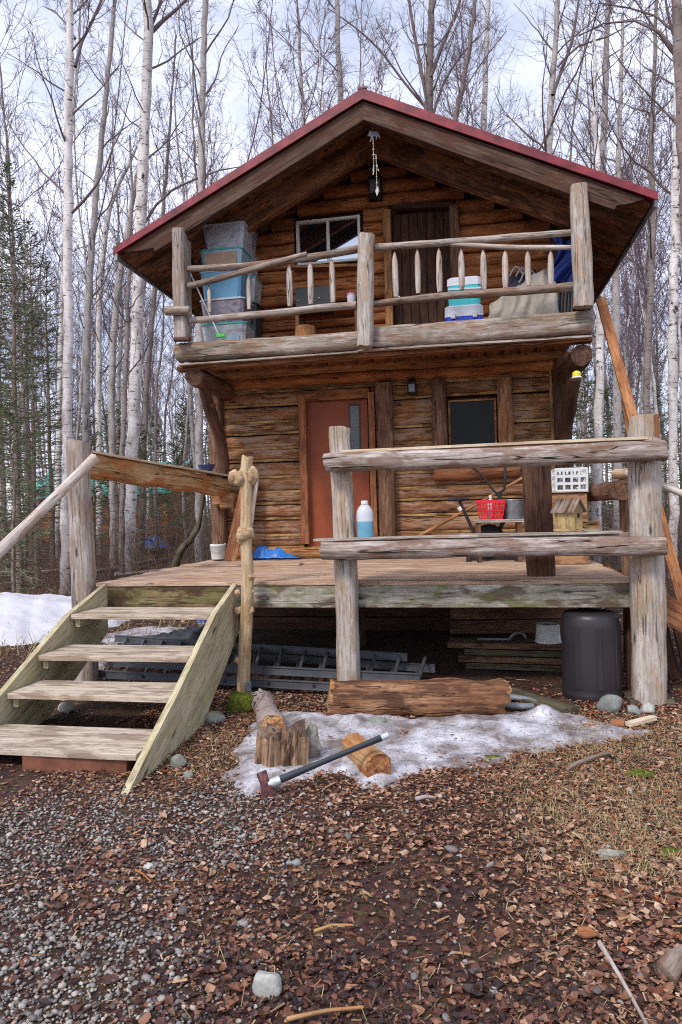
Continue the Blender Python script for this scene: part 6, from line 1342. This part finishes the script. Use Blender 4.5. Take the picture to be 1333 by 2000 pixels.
# --- spruces
def spruce_mesh(seed, H=11, r0=.10, dens=1.0, bare=.12, Lmax=1.7):
    rg_ = np.random.default_rng(seed); z = np.linspace(0, H, 14); P = np.stack([np.cumsum(rg_.normal(0, .02, 14)), np.cumsum(rg_.normal(0, .02, 14)), z], -1); tb = TB(); tb.tube(P, r0*(1-z/H*.93), 8, 0.5, 3.0); tm = tb.mesh('trunk', [M_SPTR])
    tb = TB(); NV, NF, NR = [], [], []; nn = 0; h = bare*H
    while h < H*.985:
        t = h/H; Lm = Lmax*(1-t)**.75*(.35+.65*min(1, t/.25))+.12
        for b in range(rg_.integers(2, 5)):
            az = rg_.uniform(0, 6.28); L = Lm*rg_.uniform(.55, 1.1); el = rg_.uniform(-.25, .25)+.5*t; d = (np.cos(az)*np.cos(el), np.sin(az)*np.cos(el), np.sin(el)); p = (np.interp(h, z, P[:, 0]), np.interp(h, z, P[:, 1]), h)
            BP, _ = limb(rg_, p, d, L, .02, 6, -.05+.12*t, .07); tb.tube(BP, np.linspace(.014, .004, 7), 3, .2)
            if rg_.uniform() > dens*(.25+.75*t): continue        # bare dead lower branches
            m = int(L*15)+4; tt = rg_.uniform(.2, 1, m); q = np.stack([np.interp(tt*6, np.arange(7), BP[:, c]) for c in range(3)], -1)
            ax_ = BP[-1]-BP[0]; ax_ /= np.linalg.norm(ax_); sd = np.cross(ax_, (0, 0, 1)); sd /= np.linalg.norm(sd)+1e-9
            for (qq, t_) in zip(q, tt):
                l_ = (.10+.20*(1-t_)*L)*rg_.uniform(.6, 1.2); dr = ax_*.6+sd*rg_.choice([-1, 1])*rg_.uniform(.4, 1)+np.array([0, 0, rg_.uniform(-.45, .1)]); dr /= np.linalg.norm(dr); wv = np.cross(dr, rg_.normal(0, 1, 3)); wv /= np.linalg.norm(wv); wv *= .012
                e_ = qq+dr*l_; mid = qq+dr*l_*.5
                NV += [qq, mid-wv, e_, mid+wv]; NF.append((nn, nn+1, nn+2, nn+3)); cc = rg_.uniform(0, 1); NR += [cc]*4; nn += 4
                w2 = np.cross(dr, wv/ .012)*.011; NV += [qq, mid-w2, e_, mid+w2]; NF.append((nn, nn+1, nn+2, nn+3)); NR += [cc]*4; nn += 4
        h += rg_.uniform(.07, .16)*(1.3-.5*t)
    me = np_mesh('foliage', np.array(NV), np.array(NF), [M_NEEDLE], False, np.array(NR)); return tm, tb.mesh('branches', [M_SPTR]), me
sp = [spruce_mesh(1, 11.5, .10, 1.0, .05, 1.9), spruce_mesh(2, 9, .08, .7, .06, 1.5), spruce_mesh(3, 5, .05, 1.3, .03, 1.2)]
SPL = [(35, 12.5, 0, .78, 'dark spruce at the left edge with drooping green branch tips'), (70, 15, 1, 1.0, 'thin half bare spruce just right of the spruce at the left edge'), (8, 17, 0, 1.0, 'tall sparse spruce cut by the left edge of the picture'), (100, 18.5, 1, 1.05, 'sparse spruce standing between the left edge spruces and the white birches'),
       (-40, 14, 1, 1.1, 'spruce partly outside the left edge of the picture'), (22, 11.2, 2, .8, 'young green spruce low at the left edge'), (310, 26, 2, 1.1, 'young spruce in the distance left of the porch corner post'), (345, 22, 2, .85, 'young spruce among thin stems just left of the cabin wall'), (400, 24, 1, .75, 'distant spruce partly hidden by the left cabin corner'), (215, 30, 2, 1.3, 'distant spruce behind the forked birch'), (140, 28, 1, .9, 'distant spruce behind the nearest white birch'), (375, 30, 0, .6, 'far narrow spruce seen under the left balcony bracket'),
       (1150, 20, 2, 1.15, 'young green spruce just right of the cabin wall under the feeder'), (1205, 26, 1, .8, 'spruce behind the leaning board on the right'), (1240, 22, 2, .9, 'small spruce behind the broken top of the right post'), (1290, 30, 1, .9, 'distant spruce among birches near the right edge'), (1330, 24, 2, 1.0, 'young spruce low at the right edge'), (60, 24, 0, 1.1, 'tall spruce farther back at the left'), (1120, 30, 1, .9, 'distant spruce behind the right cabin corner'),
       (182, 21, 2, 1.0, 'small spruce right behind the left front porch post'), (232, 23, 2, 1.15, 'small spruce showing between the two white birches'), (275, 20, 2, .9, 'small spruce above the left porch rail, nearest the forked birch'), (298, 29, 1, .7, 'narrow spruce far behind the middle of the left porch rail'), (362, 26, 2, 1.25, 'bushy spruce just left of the curved balcony brace'), (418, 21, 2, .9, 'small spruce half hidden behind the left corner post'), (155, 34, 1, .9, 'far spruce behind the largest white birch'),
       (1182, 25, 2, 1.2, 'bushy spruce between the feeder and the leaning board'), (1225, 33, 1, .9, 'far spruce beyond the leaning boards on the right'), (1300, 19, 2, .8, 'small green spruce right of the broken post top')]
for (px_, dd, k, s_, lb) in SPL:
    d = ray(px_, 1000); x = d.x/d.y*dd
    e = bpy.data.objects.new('spruce_tree', None); COL.objects.link(e); e.location = (x, dd, float(gz(x, dd))-.05); e.rotation_euler = (0, 0, rb.uniform(0, 6.28)); e.scale = (s_, s_, s_); tag(e, lb, 'spruce tree', 'spruces in the woods')
    for nm, me in zip(('trunk', 'branches', 'foliage'), sp[k]): o = bpy.data.objects.new(nm, me); COL.objects.link(o); o.parent = e

# --- far wood and brush
rg_ = np.random.default_rng(77); tb = TB()
for i in range(620):
    dd = rg_.uniform(48, 110); a = rg_.uniform(-.85, .62); x = math.tan(a)*dd; H = rg_.uniform(11, 19); lean = rg_.normal(0, .05, 2); z0 = float(gz(x, dd))
    P = np.array([(x+lean[0]*h, dd+lean[1]*h, z0+h) for h in (0, H*.35, H*.7, H)]); P[1:3] += rg_.normal(0, .2, (2, 3))*[1, 1, 0]; tb.tube(P, np.array([.09, .07, .045, .01])*rg_.uniform(.6, 1.3), 4, .3)
    for b in range(16):
        t = rg_.uniform(.3, .98); p = P[0]+(P[-1]-P[0])*t; az = rg_.uniform(0, 6.28); Lb = rg_.uniform(1.2, 3.2)*(1.2-t*.7); BP, _ = limb(rg_, p, (np.cos(az)*.6, np.sin(az)*.6, .9), Lb, .02, 3, .1, .15); tb.tube(BP, [.016, .012, .008, .005], 3, 1.0)
        for c in range(3): q = BP[rg_.integers(1, 3)]; B2, _ = limb(rg_, q, rg_.normal(0, .6, 3)+[0, 0, .6], Lb*.5, .01, 2, .05, .2); tb.tube(B2, [.009, .007, .005], 3, 1.0)
M_FAR = plain('far_tree_bark', S(150, 138, 140), .9, 0, .1, .3, .8)
o = link('distant_woods', tb.mesh('distant_woods', [M_FAR])); o['kind'] = 'stuff'; o['label'] = 'mass of thin bare trunks far behind the cabin'
tb = TB()
for i in range(5200):
    dd = 9.5+26*rg_.uniform()**.8; px_ = rg_.uniform(-120, 1460); d = ray(px_, 1000); x = d.x/d.y*dd
    if -3.9 < x < 2.2 and dd < 14.5: continue
    if x < -4.6 and x > -11 and dd < 11.6: continue
    L = rg_.uniform(.5, 2.4)*(.6 if dd < 12 else 1); P, _ = limb(rg_, (x, dd, float(gz(x, dd))-.03), rg_.normal(0, .4, 3)*[1, 1, 0]+[0, 0, 1], L, .01, 4, .06, .18); r0 = rg_.uniform(.003, .009); tb.tube(P, np.linspace(r0, .002, 5), 3, 1.0)
    for c in range(3):
        q = P[rg_.integers(1, 5)]; B2, _ = limb(rg_, q, rg_.normal(0, .7, 3)+[0, 0, .35], L*.4, .01, 3, .02, .2); tb.tube(B2, [.0035, .003, .0025, .002], 3, 1.0)
M_BRUSH = plain('brown_brush', S(104, 84, 74), .9, 0, .1, .3, 2)
o = link('undergrowth', tb.mesh('undergrowth', [M_BRUSH])); o['kind'] = 'stuff'; o['label'] = 'tangle of bare brown brush between the trees'

# --- fallen birches, snag, far cabin, distant things
def fallen(x0, y0, x1, y1, r, mat, label, z=.12):
    s_ = MB(); A = G(x0, y0, z); Bq = G(x1, y1, z); log(s_, A, Bq, r, r*.75, .06, 10, .2, .02); thing('fallen_birch', label, 'fallen tree', mat, s_)
fallen(-60, 1128, 128, 1112, .07, B_WHITE, 'fallen white birch stem lying in the woods behind the snow bank')
fallen(185, 1118, 350, 1086, .06, B_GREY, 'fallen grey birch stem lying behind the foot of the forked birch', .2)
fallen(225, 1122, 340, 1112, .05, B_WHITE, 'shorter fallen white birch stem beside the longer grey one', .15)
s_ = MB(); P = respath([Q(335, 1135, 12.5), Q(352, 1078, 12.5), Q(372, 1055, 12.5), Q(387, 1028, 12.5), Q(394, 995, 12.5), Q(398, 965, 12.5)], .1); P[0].z = -.1; n = len(P); sweep(s_, P, [.085-.055*i/n for i in range(n)], rsec(12), (0, 1, 0), .28); thing('mossy_snag', 'dark curved mossy snag leaning beside the left cabin corner', 'dead tree', W_MOSSY, s_)
YHH = 30.0; a = Q(50, 968, YHH); b_ = Q(335, 968, YHH); zt = Q(200, 922, YHH).z
hut = empty('far_cabin', ((a.x+b_.x)/2, YHH+2.5, 0), 'small far cabin with teal metal roof and orange wall seen through the trees', 'cabin')
s_ = MB(); prism(s_, [(a.x, YHH, a.z), (b_.x, YHH, a.z), (b_.x, YHH+2.4, zt+.5), (a.x, YHH+2.4, zt+.5)], (0, .0, .06)); prism(s_, [(a.x, YHH+2.4, zt+.5), (b_.x, YHH+2.4, zt+.5), (b_.x, YHH+4.8, a.z), (a.x, YHH+4.8, a.z)], (0, .0, .06)); build(s_, 'roof', M_TROOF, hut)
s_ = MB(); box(s_, ((a.x+b_.x)/2, YHH+.45, a.z/2+.1), b_.x-a.x-.8, .1, a.z); box(s_, (b_.x-.45, YHH+2.4, a.z/2+.1), .1, 3.8, a.z); box(s_, (a.x+.45, YHH+2.4, a.z/2+.1), .1, 3.8, a.z); build(s_, 'wall', W_OR, hut)
s_ = MB(); box(s_, ((a.x+b_.x)/2, YHH-.02, a.z-.05), b_.x-a.x, .05, .16); build(s_, 'eave_board', M_TEALL, hut)
s_ = MB(); c = (a+b_)/2; box(s_, (c.x+.8, YHH+.38, .95), .8, .06, 1.7); build(s_, 'door', W_DARK, hut)
c = G(300, 1056, .3); c = Vector((Q(300, 1050, 25).x, 25, .35))
cloth('distant_tarp', 'bright blue tarp over a low heap far behind the left railing', 'tarp', M_TARP, lambda u_, v_: Vector((c.x-.55+1.1*u_, c.y-.5+v_, .2+float(gz(c.x, c.y))+.45*min(1, 3*min(u_, 1-u_))*min(1, 3*min(v_, 1-v_))*(.75+.4*rip(u_*2, v_*2, 1)))), 14, 12)

# ------------------------------------------------------------------ haze / final exposure is set at the top
